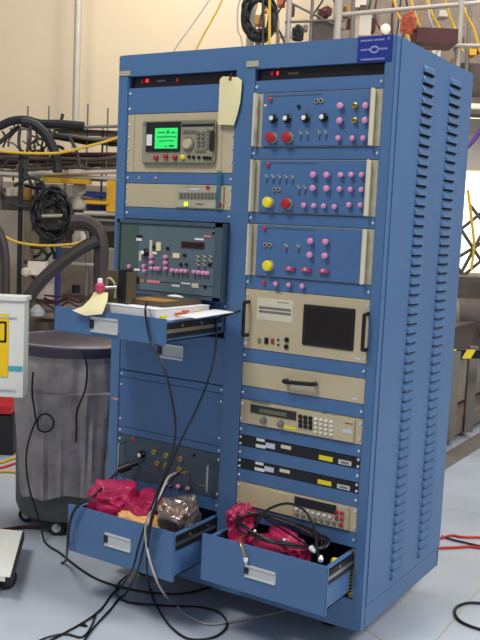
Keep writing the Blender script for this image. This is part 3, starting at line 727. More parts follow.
cable('grey_cable', 'pale grey cable curving down from the left drawer onto the floor',
      yy([(176, 473, -.03), (168, 478, -.12), (160, 495, -.25), (149, 515, -.3), (145.5, 528, -.30), (147, 548, -.295), (151, 565, -.29), (157, 581, -.27), (163, 592, -.2)])+[G(172, 603), G(187, 615), G(208, 624), G(235, 621), G(262, 616), G(287, 610)], .0042, 'cable_grey')
p1 = Y(136, 463, -.05)
cable('plug_lead', 'black cable with thick plug running over the left drawer to the floor',
      yy([(119, 470, -.06), (108, 482, -.12), (93, 496, -.24), (80, 504, -.285), (73, 513, -.29), (69, 527, -.29), (67.5, 545, -.28)])+[G(66, 560, ZF+.04), G(62, 563)], .0055,
      extra=[plug(Y(119, 470, -.06), Y(138, 462.5, -.01), .016, 'black', 'plug', 'thick black plug')])
cable('floor_cable', 'black cable running across floor from bin wheel to under the rack', [G(44, 541), G(50, 547), G(60, 553), G(76, 566), G(93, 577), G(110, 584), G(127, 588.5), G(150, 592.5), G(172, 594), G(193, 592), G(215, 585)], .0045)
cable('floor_cable', 'thin black cable arc at the bottom left edge of the floor', [G(96, 614), G(91, 627), G(82, 637), G(66, 634), G(48, 637), G(30, 645)], .0035, extra=[plug(G(81, 624), G(87, 626), .007, 'black', 'clip')])
cable('floor_cable', 'black cable loop on the floor right of the rack', [G(500, 604), G(480, 603), G(467, 603), G(457, 607), G(455, 614), G(460, 621), G(470, 626), G(482, 630), G(500, 636)], .0055)
cable('floor_cable', 'orange-red cable on floor behind the rack, farther one', [G(425, 541), G(442, 537.8), G(452, 535.4), G(462, 537), G(480, 537.3), G(510, 538)], .006, 'cable_red')
cable('floor_cable', 'orange-red cable on floor behind the rack, nearer one', [G(425, 549), G(440, 548), G(458, 547.3), G(470, 546.6), G(482, 548), G(510, 549)], .006, 'cable_red')
cable('floor_cable', 'dark cable crossing the orange-red cables on the floor', [G(442, 536), G(452, 539.5), G(465, 542.5), G(480, 546), G(505, 551)], .005, 'hose')
cable('floor_cable', 'yellow cable on the floor left of the bin, nearer one', [G(-20, 473), G(0, 472), G(12, 472), G(30, 474)], .008, 'cable_yellow')
cable('floor_cable', 'yellow cable on the floor left of the bin, farther one', [G(-20, 465), G(0, 463), G(12, 459), G(30, 455)], .008, 'cable_yellow')
cable('floor_cable', 'orange-red cable crossing between the two yellow floor cables', [G(-20, 471), G(0, 468), G(12, 464.5), G(30, 458)], .007, 'cable_red')
cable('floor_cable', 'dark red cable on the floor behind the low white cart', [G(-20, 533), G(0, 530.5), G(12, 529), G(24, 527.5), G(40, 528)], .008, 'maroon')

# ================================================================ BIN
cc = D(73, 420, 4.12); cx, cy = cc.x, cc.y
t = thing('waste_bin', 'grey waste bin lined with a clear plastic bag, left of the rack', 'bin', (cx, cy, ZF))
R0 = .268
MB().lathe((cx, cy, 0), [(.21, -.028), (.238, -.018), (.252, .02), (R0-.006, .72), (R0+.012, .725), (R0+.012, .755), (R0-.004, .758), (R0-.012, .74), (.225, .03), (.0, .03)], 'can', 48).build('bin_body', t, True)
# bag: wavy sheet round the outside, folded over rim
n = 120; prof = [(.02, .40, .4), (.12, .42, 1), (.19, .52, 2), (.225, .66, 2), (.25, .755, .3), (R0+.002, .772, .3), (R0+.022, .768, .3), (R0+.024, .745, .3), (R0+.014, .71, .6), (R0+.016, .66, 1), (R0+.018, .60, 1), (R0+.017, .572, .8), (R0+.026, .565, 1), (R0+.020, .55, 1.2), (R0+.014, .48, 1.3), (R0+.010, .40, 1.3), (R0+.006, .32, 1.3), (R0+.002, .24, 1.2), (R0+.0, .16, 1.2), (R0-.004, .09, 1.2)]
vs = []; fs = []
for k, (r, z, w_) in enumerate(prof):
    for i in range(n):
        a = 2*math.pi*i/n
        dr = .019*w_*(noise.noise(V((math.cos(a)*5, math.sin(a)*5, z*1.5)))+.6*noise.noise(V((math.cos(a)*14, math.sin(a)*14, z*2+4))))+.007*w_
        hem = .04*noise.noise(V((math.cos(a)*2+7, math.sin(a)*2, 0))) if k >= len(prof)-2 else 0
        lat = math.cos(a)*RH.x+math.sin(a)*RH.y
        if z < .54: z2 = .54+(z-.54)*min(1, max(.03, (lat+.80)*9))
        else: z2 = z
        vs.append((cx+(r+dr)*math.cos(a), cy+(r+dr)*math.sin(a), z2+hem*(1 if z2 < .3 else .2)))
for k in range(len(prof)-1):
    for i in range(n): j = (i+1) % n; fs.append((k*n+i, k*n+j, (k+1)*n+j, (k+1)*n+i))
b = MB().add(vs, fs, 'bag_clear'); 
for i_, f_ in enumerate(b.f):
    pass
b.build('liner_bag', t, True)['label'] = 'clear crinkled plastic liner'
MB().lathe((cx, cy, 0), [(R0+.028, .722), (R0+.034, .724), (R0+.037, .745), (R0+.034, .766), (R0+.026, .770)], 'bag_fold', 48).build('liner_band', t, True)['label'] = 'dark band round the rim'
dl = MB().lathe((cx, cy, 0), [(.19, -.050), (.205, -.048), (.205, -.032), (.19, -.029)], 'rubber', 40).build('dolly', t, True)
_w = G(46, 546, ZF); a0 = math.degrees(math.atan2(_w.y-cy, _w.x-cx))
for a in (a0, a0+72, a0+144, a0+216, a0+288):
    w = V((cx+.20*math.cos(math.radians(a)), cy+.20*math.sin(math.radians(a)), ZF))
    c = MB().cyl(w-FH*.014+V((0, 0, .036)), w+FH*.014+V((0, 0, .036)), .036, 'rubber', n=20).cyl(w-FH*.017+V((0, 0, .036)), w+FH*.017+V((0, 0, .036)), .020, 'grey_label', n=16).box(w.x-.02, w.x+.02, w.y-.012, w.y+.012, ZF+.03, -.036, 'steel').build('caster', dl, True)
# front wheel seen in the picture
w = G(39, 545, ZF); w = V((w.x, w.y, ZF))
def on_can(px, py, off=.05):                                       # point just off the near side of the bin
    r = ray(px, py); o = CP-V((cx, cy, 0)); rr = R0+off-.012
    a = r.x**2+r.y**2; bb = 2*(o.x*r.x+o.y*r.y); c = o.x**2+o.y**2-rr*rr; dd = bb*bb-4*a*c
    s = (-bb-math.sqrt(max(dd, 0)))/(2*a); return CP+r*s
ring = [(45+8.5*math.cos(a), 423+9*math.sin(a)) for a in [math.pi+i*math.pi*2/10 for i in range(10)]]
cable('draped_cable', 'thin black cable with a small loop hanging down the bin front', [on_can(33, 372, .06), on_can(32, 392, .06), on_can(34.5, 410, .06)]+[on_can(x, y, .062) for x, y in ring]+[on_can(36, 421, .068), on_can(29, 440, .06), on_can(26, 460, .06), on_can(29, 487, .06), on_can(36, 510, .055), on_can(41, 528, .05), G(44, 541)], .0042)
cable('draped_cable', 'short dark cable hanging down the right of the bin front', [on_can(83, 352, .07), on_can(87, 368, .065), on_can(85, 390, .065), on_can(77, 411, .065), on_can(76.5, 430, .06), on_can(76, 442, .06)], .0042)

# ================================================================ WHITE STAND WITH SIGN BOX (left edge)
t = thing('rolling_stand', 'white box with yellow sign on a low wheeled base at left edge', 'cart', G(0, 575, ZF))
dB = 3.5
def slab(pts, z0, z1, m):
    nn = len(pts); b = MB(); b.add([V((p.x, p.y, z0)) for p in pts]+[V((p.x, p.y, z1)) for p in pts], [tuple(range(nn)), tuple(range(nn, 2*nn))]+[(i, (i+1) % nn, nn+(i+1) % nn, nn+i) for i in range(nn)], m); return b
zt = ZF+.10
q1, q2, q3 = G(22.5, 531, zt), G(10, 577, zt), G(-150, 560, zt); q4 = q1+(q3-q2)
slab([q1, q2, q3, q4], zt-.02, zt, 'cart_white').build('platform', t)
slab([q1+(q3-q1)*.0+V((.012, 0, 0)), q2+V((.012, -.004, 0)), q2+(q3-q2)*.03, q1+(q3-q2)*.03], zt-.03, zt-.002, 'rubber').build('bumper', t)
for px, py in ((7, 588),):
    w = G(px, py, ZF); c = MB().cyl(w+V((-.016, 0, .036)), w+V((.016, 0, .036)), .036, 'rubber', n=20).box(w.x-.02, w.x+.02, w.y-.012, w.y+.012, ZF+.04, zt-.02, 'steel').build('caster', t, True)
w = q1*.93+q3*.07; w = V((w.x-.02, w.y, ZF)); MB().cyl(w+V((-.016, 0, .036)), w+V((.016, 0, .036)), .036, 'rubber', n=20).box(w.x-.02, w.x+.02, w.y-.012, w.y+.012, ZF+.04, zt-.02, 'steel').build('caster', t, True)
def H2(px, py, d): return D(px, py, d)
TL = D(-60, 298, dB); TR = D(24.5, 298, dB); BR = D(23, 400, dB); ux = (TR-TL).normalized(); ux.z = 0; ux.normalize(); uy = V((-ux.y, ux.x, 0))
hz = (TR.z-BR.z)/2; hw = .30; cB = TR-ux*hw-V((0, 0, hz))+uy*.04
MB().obox(cB, ux*hw, uy*.04, (0, 0, hz), 'cart_white').build('enclosure', t)
MB().obox(cB+V((0, 0, hz-.004)), ux*(hw+.007), uy*.048, (0, 0, .008), 'cart_white').build('lid', t)
for zz_ in (hz-.078, -hz+.03): MB().obox(cB-uy*.042+V((0, 0, zz_)), ux*(hw-.03), uy*.003, (0, 0, .003), 'grey_label').build('ridge', t)
MB().cyl(cB-V((0, 0, hz))-ux*.2, V((cB.x, cB.y, zt))-ux*.2, .025, 'cart_white').build('post', t, True)
fy = -uy*.041
def onb(px, py): 
    r = ray(px, py); n_ = uy; p0 = cB+fy*1.0; s = (p0-CP).dot(n_)/r.dot(n_); return CP+r*s
a, c = onb(8.6, 314), onb(8.2, 377)
mid = (a+c)/2; hh = (a.z-c.z)/2
sg = MB().obox(mid-ux*.14-uy*.001, ux*.14, uy*.0012, (0, 0, hh), 'sign_yellow').build('sign', t); sg['label'] = 'yellow sign'
b = MB(); L1 = onb(7, 321.5); L2 = onb(6.4, 342.5); th = .008
h2 = (L1.z-L2.z)/2; mc = (L1+L2)/2-uy*.0028; lw = .035
b.obox(mc-ux*th/2, ux*th/2, uy*.0006, (0, 0, h2), 'black').obox(mc-ux*(2*lw-th/2), ux*th/2, uy*.0006, (0, 0, h2), 'black')
for s in (-1, 1): b.obox(mc-ux*lw+V((0, 0, s*(h2-th/2))), ux*(lw-th*.3), uy*.0006, (0, 0, th/2), 'black')
b.build('letter', sg)['label'] = 'black letter O'
a, c = onb(8.8, 366), onb(21.8, 371); MB().obox((a+c)/2-uy*.001, ux*((c-a).length/2), uy*.0008, (0, 0, .0095), 'teal').build('tape', t)['label'] = 'teal tape strip'

# ================================================================ BACKGROUND
def rod(px0, py0, px1, py1, d, w, m, name, label, cat, group=None, parent=None, d1=None):
    A, B = D(px0, py0, d), D(px1, py1, d if d1 is None else d1)
    b = MB().tube([A, B], w/2*d/FPX, m, 10, 1)
    if parent is not None: return b.build(name, parent, True)
    return tag(b.build(name, smooth=True), label, cat, group)
def bgbox(px0, py0, px1, py1, d, dep, m, b=None, z0=None):
    A, B = D(px0, py0, d), D(px1, py1, d); u0, u1 = (A-c0).dot(RH), (B-c0).dot(RH)
    zlo = B.z if z0 is None else z0; dd = (A-c0).dot(FH)
    bb = b or MB(); bb.obox(hall((u0+u1)/2, dd+dep/2, (A.z+zlo)/2), RH*((u1-u0)/2), FH*dep/2, (0, 0, (A.z-zlo)/2), m); return bb
def vpost(px, py, d, w, m, ztop=None, zbot=ZF, b=None):
    P = D(px, py, d); bb = b or MB(); bb.cyl(V((P.x, P.y, zbot)), V((P.x, P.y, P.z if ztop is None else ztop)), w/2*d/FPX, m, n=10); return bb
# wall conduit
P = D(76, 100, 8.9); tag(MB().cyl(V((P.x, P.y, ZF)), V((P.x, P.y, 4)), .035, 'pipe', n=16).build('wall_conduit', smooth=True), 'tall grey vertical conduit on the cream wall', 'pipe')
# thin spikes seen above the left framework are posts of the frame
DS = 6.2
fr = thing('pipe_frame', 'grey metal pipe framework with trays, left of the rack', 'frame', V((D(60, 170, DS).x, D(60, 170, DS).y, ZF)))
for i, (x, y) in enumerate(((28, 106), (49, 106), (88, 104), (108, 108))):
    vpost(x, y, DS+.1, 1.6, 'pipe_dark', b=None, zbot=D(x, 175, DS).z).build('rod', fr, True)
for (x0, y0, x1, y1, w, m) in ((10, 129, 124, 126, 3.4, 'pipe_dark'), (25, 174, 124, 171.5, 5, 'pipe'), (42, 216, 84, 215, 3.6, 'pipe'), (84, 213, 124, 214, 5, 'pipe'), (84, 219.5, 124, 221, 3, 'pipe_dark'), (66, 263, 98, 265, 3, 'pipe')):
    rod(x0, y0, x1, y1, DS, w, m, 'rail', '', '', parent=fr)
vpost(88, 213, DS, 3, 'pipe_dark').build('upright', fr, True); vpost(95.5, 213, DS+.05, 2.4, 'pipe_dark').build('upright', fr, True); vpost(103, 126, DS+.3, 2, 'pipe_dark').build('upright', fr, True); vpost(-8, 126, DS, 4, 'pipe').build('upright', fr, True)
bgbox(50, 128, 124, 131, DS, .5, 'pipe_dark').build('tray', fr)
bgbox(-12, 174, 124, 177, DS+.02, .5, 'pipe').build('tray', fr)
tag(vpost(21.5, 150, DS-.25, 5, 'rubber').build('black_post', smooth=True), 'black vertical post in front of the pipe framework', 'post')
tag(bgbox(42, 177, 88.5, 184, DS-.06, .12, 'mustard').build('yellow_channel'), 'yellow metal channel under the middle tray', 'channel')
t = thing('yellow_bracket', 'yellow angled bracket beside the blue crates', 'bracket', D(110, 212, DS)); bgbox(107, 180, 116, 212, DS-.05, .08, 'mustard').build('upright', t); bgbox(84, 200, 108, 204.5, DS-.05, .08, 'mustard').build('arm', t)
tag(bgbox(86, 191, 107, 197.5, DS+.05, .35, 'blue_crate').build('blue_crate'), 'dark blue crate above the yellow bracket arm', 'crate')
tag(bgbox(86, 205, 109, 210.5, DS+.05, .35, 'blue_crate').build('blue_crate'), 'dark blue crate below the yellow bracket arm', 'crate')
tubs = ['topmost', 'second from the top', 'third from the top', 'lowest']
for i, (y, h) in enumerate(((189, 14), (203, 14), (220, 16), (240, 20))):
    P = D(79.5, y, DS+.15); hh = h*.94/2*DS/FPX; r = 7.5*DS/FPX
    tag(MB().lathe((P.x, P.y, P.z), [(r*.9, -hh), (r, -hh*.8), (r, hh*.5), (r*.75, hh*.75), (r*.75, hh)], 'white_tub', 20).build('white_tub', smooth=True), f'cream white tub in the stack left of blue crates, {tubs[i]}', 'tub', 'stack of white tubs')
random.seed(21)
for i in range(9):
    y = 132.5+random.uniform(0, 7.5); x0 = random.uniform(48, 62); m = random.choice(['brown', 'hose', 'pipe_dark', 'tan', 'machine_dark'])
    pts = [D(x0+(124-x0)*k/5, y+3*math.sin(k/5*math.pi*.8)*random.uniform(.4, 1.3)+(k/5)*3, DS+.05+i*.035) for k in range(6)]
    cable('bundled_cable', 'dull brown cable in the bundle lying on the upper tray', pts, .012, m, group='cables on the upper tray')
for i in range(12):
    y = 154+random.uniform(0, 14); m = random.choice(['hose', 'machine_dark', 'pipe_dark', 'maroon', 'rubber', 'brown'])
    pts = [D(-12+(136)*k/6, y+random.uniform(-2.5, 2.5)+(1-k/6)*2, DS+.05+i*.03) for k in range(7)]
    cable('bundled_cable', 'dark cable in the tangle lying on the middle tray', pts, .014, m, group='cables on the middle tray')
cable('yellow_cable', 'yellow cable sagging across framework and upper tray', [D(x, y, 5.9) for x, y in ((-12, 149), (0, 151), (22, 153), (45, 153.5), (62, 152.5), (85, 147), (104, 142), (122, 136))], .009, 'cable_yellow')
cable('yellow_cable', 'yellow cable sagging across the black post and cable coil', [D(x, y, 5.8) for x, y in ((-12, 229), (0, 233.5), (14, 241), (30, 244.5), (46, 245.5), (62, 245), (78, 243), (90, 238))], .008, 'cable_yellow')
cable('hose', 'black hose arching in from the left above the framework', [D(x, y, 6.05) for x, y in ((-14, 131), (0, 126), (12, 121), (26, 120), (40, 123.5), (60, 124), (84, 126))], .03, 'rubber', 'hose')
cable('hose', 'black hose looping down right of the cable coil top', [D(x, y, 6.0) for x, y in ((22, 122), (34, 125), (44, 133), (51, 144), (56, 157), (57.5, 172))], .034, 'rubber', 'hose')
cable('hose', 'grey hose crossing from left edge up to the black arch', [D(x, y, 6.1) for x, y in ((-12, 148), (0, 142), (10, 134), (20, 126))], .016, 'hose', 'hose')
cable('hose', 'thick dark hose rising diagonally behind the white sign box', [D(x, y, 5.7) for x, y in ((24, 306), (34, 290), (46, 276), (60, 264), (72, 255), (84, 247), (98, 240))], .040, 'hose', 'hose')
cable('hose', 'thick brown hose bending down beside the rack left edge', [D(x, y, 5.75) for x, y in ((72, 222), (84, 222), (93, 226), (99, 234), (101.5, 248), (101, 266), (101, 292), (101, 320))], .047, 'hose', 'hose')
cable('hose', 'dark hose at the left edge above the white sign box', [D(x, y, 5.6) for x, y in ((-6, 225), (2, 240), (5, 262), (5, 290), (5, 310))], .03, 'hose', 'hose')
pts = []
for k in range(16*13):
    a = 2*math.pi*k/13; r = 1+random.uniform(-.08, .08)+.24*math.sin(k*.37); pts.append(D(52+16*r*math.cos(a), 214+21*r*math.sin(a), 5.9+random.uniform(-.06, .06)))
cable('cable_coil', 'round coil of black cable hanging on the pipe framework', pts, .011, 'rubber', 'cable coil')
for i, (L, lab, m) in enumerate((([(2, 168), (10, 160), (20, 162), (26, 172), (32, 186)], 'black cable bowed above the grey left cabinet', 'rubber'), ([(14, 186), (30, 178), (44, 185), (40, 200), (28, 207), (12, 204)], 'black cable loop left of the cable coil', 'rubber'),
      ([(20, 128), (19, 145), (24, 160), (26, 180)], 'thin dark cable hanging below the arch, left one', 'hose'), ([(30, 126), (30, 140), (27, 152), (28, 170)], 'thin dark cable hanging below the arch, right one', 'hose'), ([(68, 135), (76, 150), (80, 168)], 'dark cable drooping between the two trays', 'hose'))):
    cable('hanging_cable', lab, [D(x, y, 5.95) for x, y in L], .011, m)
tag(bgbox(-40, 208, 19.5, 300, 6.3, .5, 'machine', z0=ZF).build('grey_cabinet'), 'grey cabinet behind the black post at left edge', 'cabinet')
t = thing('machine_cabinet', 'grey brown machine cabinet behind the waste bin', 'cabinet', V((D(70, 330, 6.5).x, D(70, 330, 6.5).y, ZF)))
bgbox(28, 246, 126, 300, 6.75, .5, 'machine', z0=ZF).build('body', t)
bgbox(36, 312, 120, 316, 6.5, .2, 'machine_dark').build('ledge', t); bgbox(34, 322, 120, 325, 6.5, .2, 'machine_dark').build('ledge', t); bgbox(62, 250, 88, 296, 6.7, .05, 'brown_rail').build('door_panel', t)
P = D(76, 289, 6.65); MB().lathe((P.x, P.y, P.z), [(.03, -.03), (.03, .03)], 'dark', 12).build('knob', t)
bgbox(30, 248, 52, 300, 6.7, .05, 'white_tub').build('pale_panel', t)
tag(vpost(58.5, 236, 6.35, 5, 'blue_crate').build('blue_post', smooth=True), 'slim blue upright post behind the thick diagonal hose', 'post')
t = thing('valve', 'pale valve on a black arm above the white sign box', 'valve', D(38, 275, 5.9)); P = D(38, 268, 5.9)
MB().obox(P, RH*.06, FH*.035, (0, 0, .045), 'white_tub').build('body', t); rod(24, 262, 46, 261.5, 5.9, 3.5, 'rubber', 'arm', '', '', parent=t); P = D(25.5, 272, 5.85); MB().lathe((P.x, P.y, P.z), [(.01, -.03), (.028, -.015), (.028, .015), (.01, .03)], 'beige_light', 12).build('knob', t, True)
random.seed(5)
for i in range(4):
    cable('red_wire', 'thin dull red wire tangled behind the shallow drawer', [D(44+k*12, 294+random.uniform(-5, 5)+i*4, 6.2+i*.04) for k in range(7)], .007, 'maroon', group='red wires behind the drawer')
P = D(37, 311, 6.2); tag(MB().lathe((P.x, P.y, P.z), [(.02, -.04), (.05, -.03), (.055, .0), (.03, .03), (.012, .045)], 'grey_label', 16).build('fitting', smooth=True), 'small silver round fitting right of the white sign box', 'fitting')
tag(bgbox(-25, 405, 11, 414.5, 5.2, .3, 'red_box').build('red_case'), 'red case seen below the white sign box', 'case')
tag(bgbox(-25, 414.5, 13, 424, 5.2, .32, 'rubber', z0=ZF).build('black_case'), 'black case on the floor under the red case', 'case')
tag(bgbox(-40, 300, 13, 404, 6.0, .3, 'machine_dark', z0=ZF+.4).build('dark_cabinet'), 'dark cabinet behind the white sign box', 'cabinet')

t = thing('storage_bay', 'deep grey brown storage bay behind the pipe framework', 'shelf', V((D(60, 200, 7.3).x, D(60, 200, 7.3).y, ZF)))
bgbox(-30, 180, 150, 300, 7.4, .3, 'machine', z0=ZF).build('back', t); bgbox(-30, 150, 150, 168, 7.35, .3, 'machine_dark').build('shelf', t)
for y in (198, 225): bgbox(-30, y, 150, y+2.5, 7.1, .3, 'pipe_dark').build('shelf', t)
for x in (2, 36, 66, 124): vpost(x, 150, 7.05, 3, 'pipe_dark').build('upright', t, True)
random.seed(77)
pal = ['white_tub', 'machine_dark', 'blue_crate', 'brown', 'pipe', 'rubber', 'white_tub', 'machine', 'tan', 'beige_light']
for i in range(34):
    x = random.uniform(-6, 78); y = random.uniform(178, 285); w_ = random.uniform(3, 10); h_ = random.uniform(4, 13)
    tag(bgbox(x, y, x+w_, y+h_, 6.86+.006*i, .12, pal[i % 10]).build('gear_box'), 'small blurred gear box in the storage bay behind the pipes', 'box', 'gear boxes in the storage bay')
for i in range(16):
    x, y = random.uniform(-4, 60), random.uniform(128, 280); a = random.uniform(-1.2, 1.8)
    L = [D(x+k*7*math.cos(a)+random.uniform(-3, 3), y+k*7*math.sin(a)+random.uniform(-3, 3), 6.55+.01*i) for k in range(5)]
    cable('loose_cable', 'dark loose cable tangled among the pipe framework', L, .012, ['rubber', 'hose', 'machine_dark'][i % 3], group='loose cables among the pipes')

# --- top centre / right structure
DT = 6.9
fr = thing('truss_frame', 'tall grey scaffold frame rising behind the rack top', 'frame', V((D(330, 200, DT).x, D(330, 200, DT).y, ZF)))
for x, w, m in ((251.5, 8.5, 'pipe'), (289, 6, 'pipe'), (312, 3.5, 'pipe_dark'), (338.5, 9, 'pipe'), (461, 6.5, 'pipe'), (353, 4, 'pipe_dark')):
    vpost(x, 10, DT, w, m, ztop=3.9).build('upright', fr, True)
for (x0, y0, x1, y1, w, m) in ((338, 15, 500, 1, 4.5, 'pipe'), (400, 45, 500, 46, 4, 'pipe'), (285, 22, 345, 20, 3, 'pipe_dark'), (285, 0, 345, 30, 2.5, 'pipe_dark')):
    rod(x0, y0, x1, y1, DT, w, m, 'rail', '', '', parent=fr)
pts = []
for k in range(9*12):
    a = 2*math.pi*k/12; r = 1+random.uniform(-.1, .1)+.18*math.sin(k*.4); pts.append(D(259+14*r*math.cos(a), 16+20*r*math.sin(a), DT-.2+random.uniform(-.04, .04)))
cable('cable_coil', 'black cable coil hanging on the scaffold above the rack', pts, .016, 'rubber', 'cable coil')
cable('yellow_cable', 'yellow cable hanging straight down beside the upper coil', [D(x, y, DT-.3) for x, y in ((272, -110), (269.5, 10), (270.5, 160))], .011, 'cable_yellow')
cable('yellow_cable', 'yellow cable slanting down to the rack top left of centre', [D(x, y, DT-.3) for x, y in ((250, -80), (236, -40), (222, 0), (212, 20), (198, 46), (180, 90), (160, 172))], .007, 'cable_yellow')
cable('grey_wire', 'thin grey wire slanting down to the rack top', [D(x, y, DT-.3) for x, y in ((262, -80), (236, -40), (206, 5), (190, 28), (172, 55), (150, 110), (140, 172))], .005, 'cable_grey')
cable('hanging_cable', 'brown cable hanging right of the upper black coil', [D(x, y, DT-.25) for x, y in ((262, -110), (263, 10), (262, 160))], .011, 'hose')
cable('hanging_cable', 'thin cable bowing out left of the upper coil', [D(x, y, DT-.25) for x, y in ((252, -110), (244, -20), (238, 8), (238, 30), (243, 50), (250, 150))], .006, 'cable_grey')
tag(bgbox(360, 13, 371, 35, 6.9, .25, 'white_tub').build('pale_box'), 'pale cream box behind the name plate corner', 'box')
P = D(385.5, 29, 6.2); tag(MB().lathe((P.x, P.y, P.z), [(.01, -.034), (.028, -.022), (.036, 0), (.028, .022), (.01, .034)], 'lamp', 20).build('globe_lamp', smooth=True), 'small white round lamp above the rack right corner', 'lamp')
o = crumple('orange_cloth', tuple(D(408, 24, 6.8)), (.065, .05, .09), 'orange_cloth', 3, .4); tag(o, 'orange cloth hanging behind the rack right corner', 'cloth')
o = crumple('red_cloth', tuple(D(326, 12, 6.8)), (.045, .04, .045), 'maroon', 8, .4); tag(o, 'dark red cloth bundle between scaffold uprights', 'cloth')
tag(bgbox(418, 27, 458, 43, 6.7, .3, 'maroon').build('maroon_crate'), 'dark maroon crate beside the right scaffold upright', 'crate')
tag(bgbox(314, 22, 335, 52, 6.9, .3, 'machine_dark').build('brown_case'), 'brown case between the scaffold uprights above the rack', 'case')
o = crumple('black_pouch', tuple(D(298, 33, 6.1)), (.04, .04, .06), 'rubber', 5, .4); tag(o, 'small black pouch hanging on the scaffold', 'pouch')
# shelving unit on the right, behind the rack
t = thing('equipment_shelf', 'large brown equipment bay filled with gear, far right behind rack', 'shelf', V((D(470, 400, 7.4).x, D(470, 400, 7.4).y, ZF)))
bgbox(340, -60, 620, 118, 8.3, .3, 'brown_rail').build('upper_back', t)
bgbox(400, 274, 620, 350, 8.0, .4, 'machine_dark', z0=.3).build('lower_box', t)
bgbox(445, 62, 620, 98, 7.8, .3, 'machine_dark').build('upper_box', t)
for x in (344, 372, 396, 436, 474): vpost(x, -40, 7.6, 4, 'pipe_dark', ztop=3.9, zbot=2.2).build('upright', t, True)
random.seed(31)
cols = ['tan', 'machine_dark', 'pipe', 'brown', 'white_tub', 'maroon', 'pipe_dark', 'mustard']
for i in range(16):
    x = random.uniform(342, 476); y = random.uniform(-2, 58); w_ = random.uniform(4, 12); h_ = random.uniform(5, 13)
    tag(bgbox(x, y, x+w_, y+h_, 7.5+.02*i, .15, cols[i % 8]).build('gear_box'), 'small blurred gear box on the far equipment bay', 'box', 'gear boxes on the far bay')
for i in range(16):
    x = random.uniform(246, 340); y = random.uniform(-2, 40); w_ = random.uniform(4, 11); h_ = random.uniform(4, 12)
    tag(bgbox(x, y, x+w_, y+h_, 7.4+.02*i, .12, (cols+['hose', 'orange_cloth'])[i % 10]).build('gear_box'), 'small blurred box on the scaffold above the rack, left of name plate', 'box', 'boxes on the scaffold')
for i in range(16):
    x = random.uniform(240, 345) if i < 8 else random.uniform(345, 470); pts = [D(x+random.uniform(-9, 9), -110+k*26, 7.05+.02*i) for k in range(9)]
    cable('hanging_wire', 'thin wire hanging in the scaffold above the rack', pts, .008, ['hose', 'tan', 'rubber', 'cable_grey', 'maroon'][i % 5], group='wires hanging in the scaffold')
for i in range(5):
    x = 400+i*17; cable('yellow_cable', 'yellow cable looping over the far equipment bay', [D(x-8, -8, 7.1), D(x-2, 14, 7.1), D(x+6, 30+4*(i % 2), 7.1), D(x+12, 52, 7.1)], .010, 'cable_yellow', group='yellow cables on the far bay')
b = MB(); bgbox(440, 108, 620, 280, 9.3, .05, 'wall_glare', b); o = b.build('glare_panel_1'); o['kind'] = 'structure'  # added glowing panel, stands in for a burnt-out bright wall behind the lattice
t = thing('lattice_screen', 'brown diagonal lattice in front of the glowing wall panel', 'lattice', V((D(470, 250, 7.9).x, D(470, 250, 7.9).y, D(470, 276, 7.9).z)))
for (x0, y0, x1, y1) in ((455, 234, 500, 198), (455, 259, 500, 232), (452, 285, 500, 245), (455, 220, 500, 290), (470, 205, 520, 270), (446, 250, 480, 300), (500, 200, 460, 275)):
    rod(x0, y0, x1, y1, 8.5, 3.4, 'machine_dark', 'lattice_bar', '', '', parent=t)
cable('yellow_cable', 'thin yellow cable hanging before the lattice and glowing panel', [D(x, y, 7.6) for x, y in ((468, 190), (471, 215), (474, 245), (471, 270))], .012, 'cable_yellow')
tag(bgbox(462, 118, 620, 176, 8.8, .3, 'white_tub').build('cream_locker'), 'cream locker above the lattice panel at the right edge', 'locker')
tag(bgbox(455, 106, 620, 110, 7.0, .12, 'lamp').build('tube_lamp'), 'bright tube lamp at right edge behind the rack', 'lamp')
cable('purple_strap', 'purple strap slanting behind the rack right edge', [D(462, 152, 7.0), D(472, 142, 7.0), D(484, 126, 7.0), D(500, 108, 7.0)], .02, 'purple', 'strap')
t = thing('hazard_rail', 'black and yellow striped barrier rail behind the rack right edge', 'barrier', V((D(470, 357, 5.9).x, D(470, 357, 5.9).y, D(470, 357, 5.9).z)))
b = MB(); A, B = D(440, 349, 5.9), D(520, 351, 5.9); dd = (B-A); hh_ = 4.2*5.9/FPX
b.obox((A+B)/2+V((0, 0, -hh_)), dd/2, FH*.02, (0, 0, hh_), 'black').build('rail', t)
for k in range(-1, 4):
    u0 = .27+k*.235; a = A+dd*u0; nrm = -FH*.0215; b = MB()
    c = [a+V((0, 0, -2*hh_)), a+dd*.11+V((0, 0, -2*hh_)), a+dd*.165, a+dd*.055]
    if u0 < 0: continue
    b.add([p+nrm for p in c]+[p-FH*.0 for p in c], [(0, 1, 2, 3), (4, 5, 6, 7), (0, 1, 5, 4), (1, 2, 6, 5), (2, 3, 7, 6), (3, 0, 4, 7)], 'yellow'); b.build('stripe', t)['label'] = 'yellow stripe'
t = thing('metal_cart', 'grey brown metal cart standing behind the rack, right edge', 'cart', V((D(475, 430, 5.95).x, D(475, 430, 5.95).y, ZF)))
A, B = G(432, 455, ZF), G(520, 402, ZF); ax = (B-A)/2; n_ = V((-ax.y, ax.x, 0)).normalized()
MB().obox((A+B)/2+V((0, 0, .09))+n_*.2, ax, n_*.2, (0, 0, .05), 'brown_rail').build('base', t)
for x, y in ((456, 432), (474, 424)):
    P = G(x, y+14, ZF)+n_*.05; MB().obox(V((P.x, P.y, .25)), RH*.03, FH*.03, (0, 0, .30), 'pipe_dark').build('upright', t)
P = (A+B)/2+n_*.25; MB().obox(V((P.x, P.y, .24)), ax*.9, n_*.1, (0, 0, .16), 'machine').build('side_panel', t)
MB().obox(V((P.x, P.y, .55)), ax*.9, n_*.14, (0, 0, .12), 'machine_dark').build('motor_box', t)

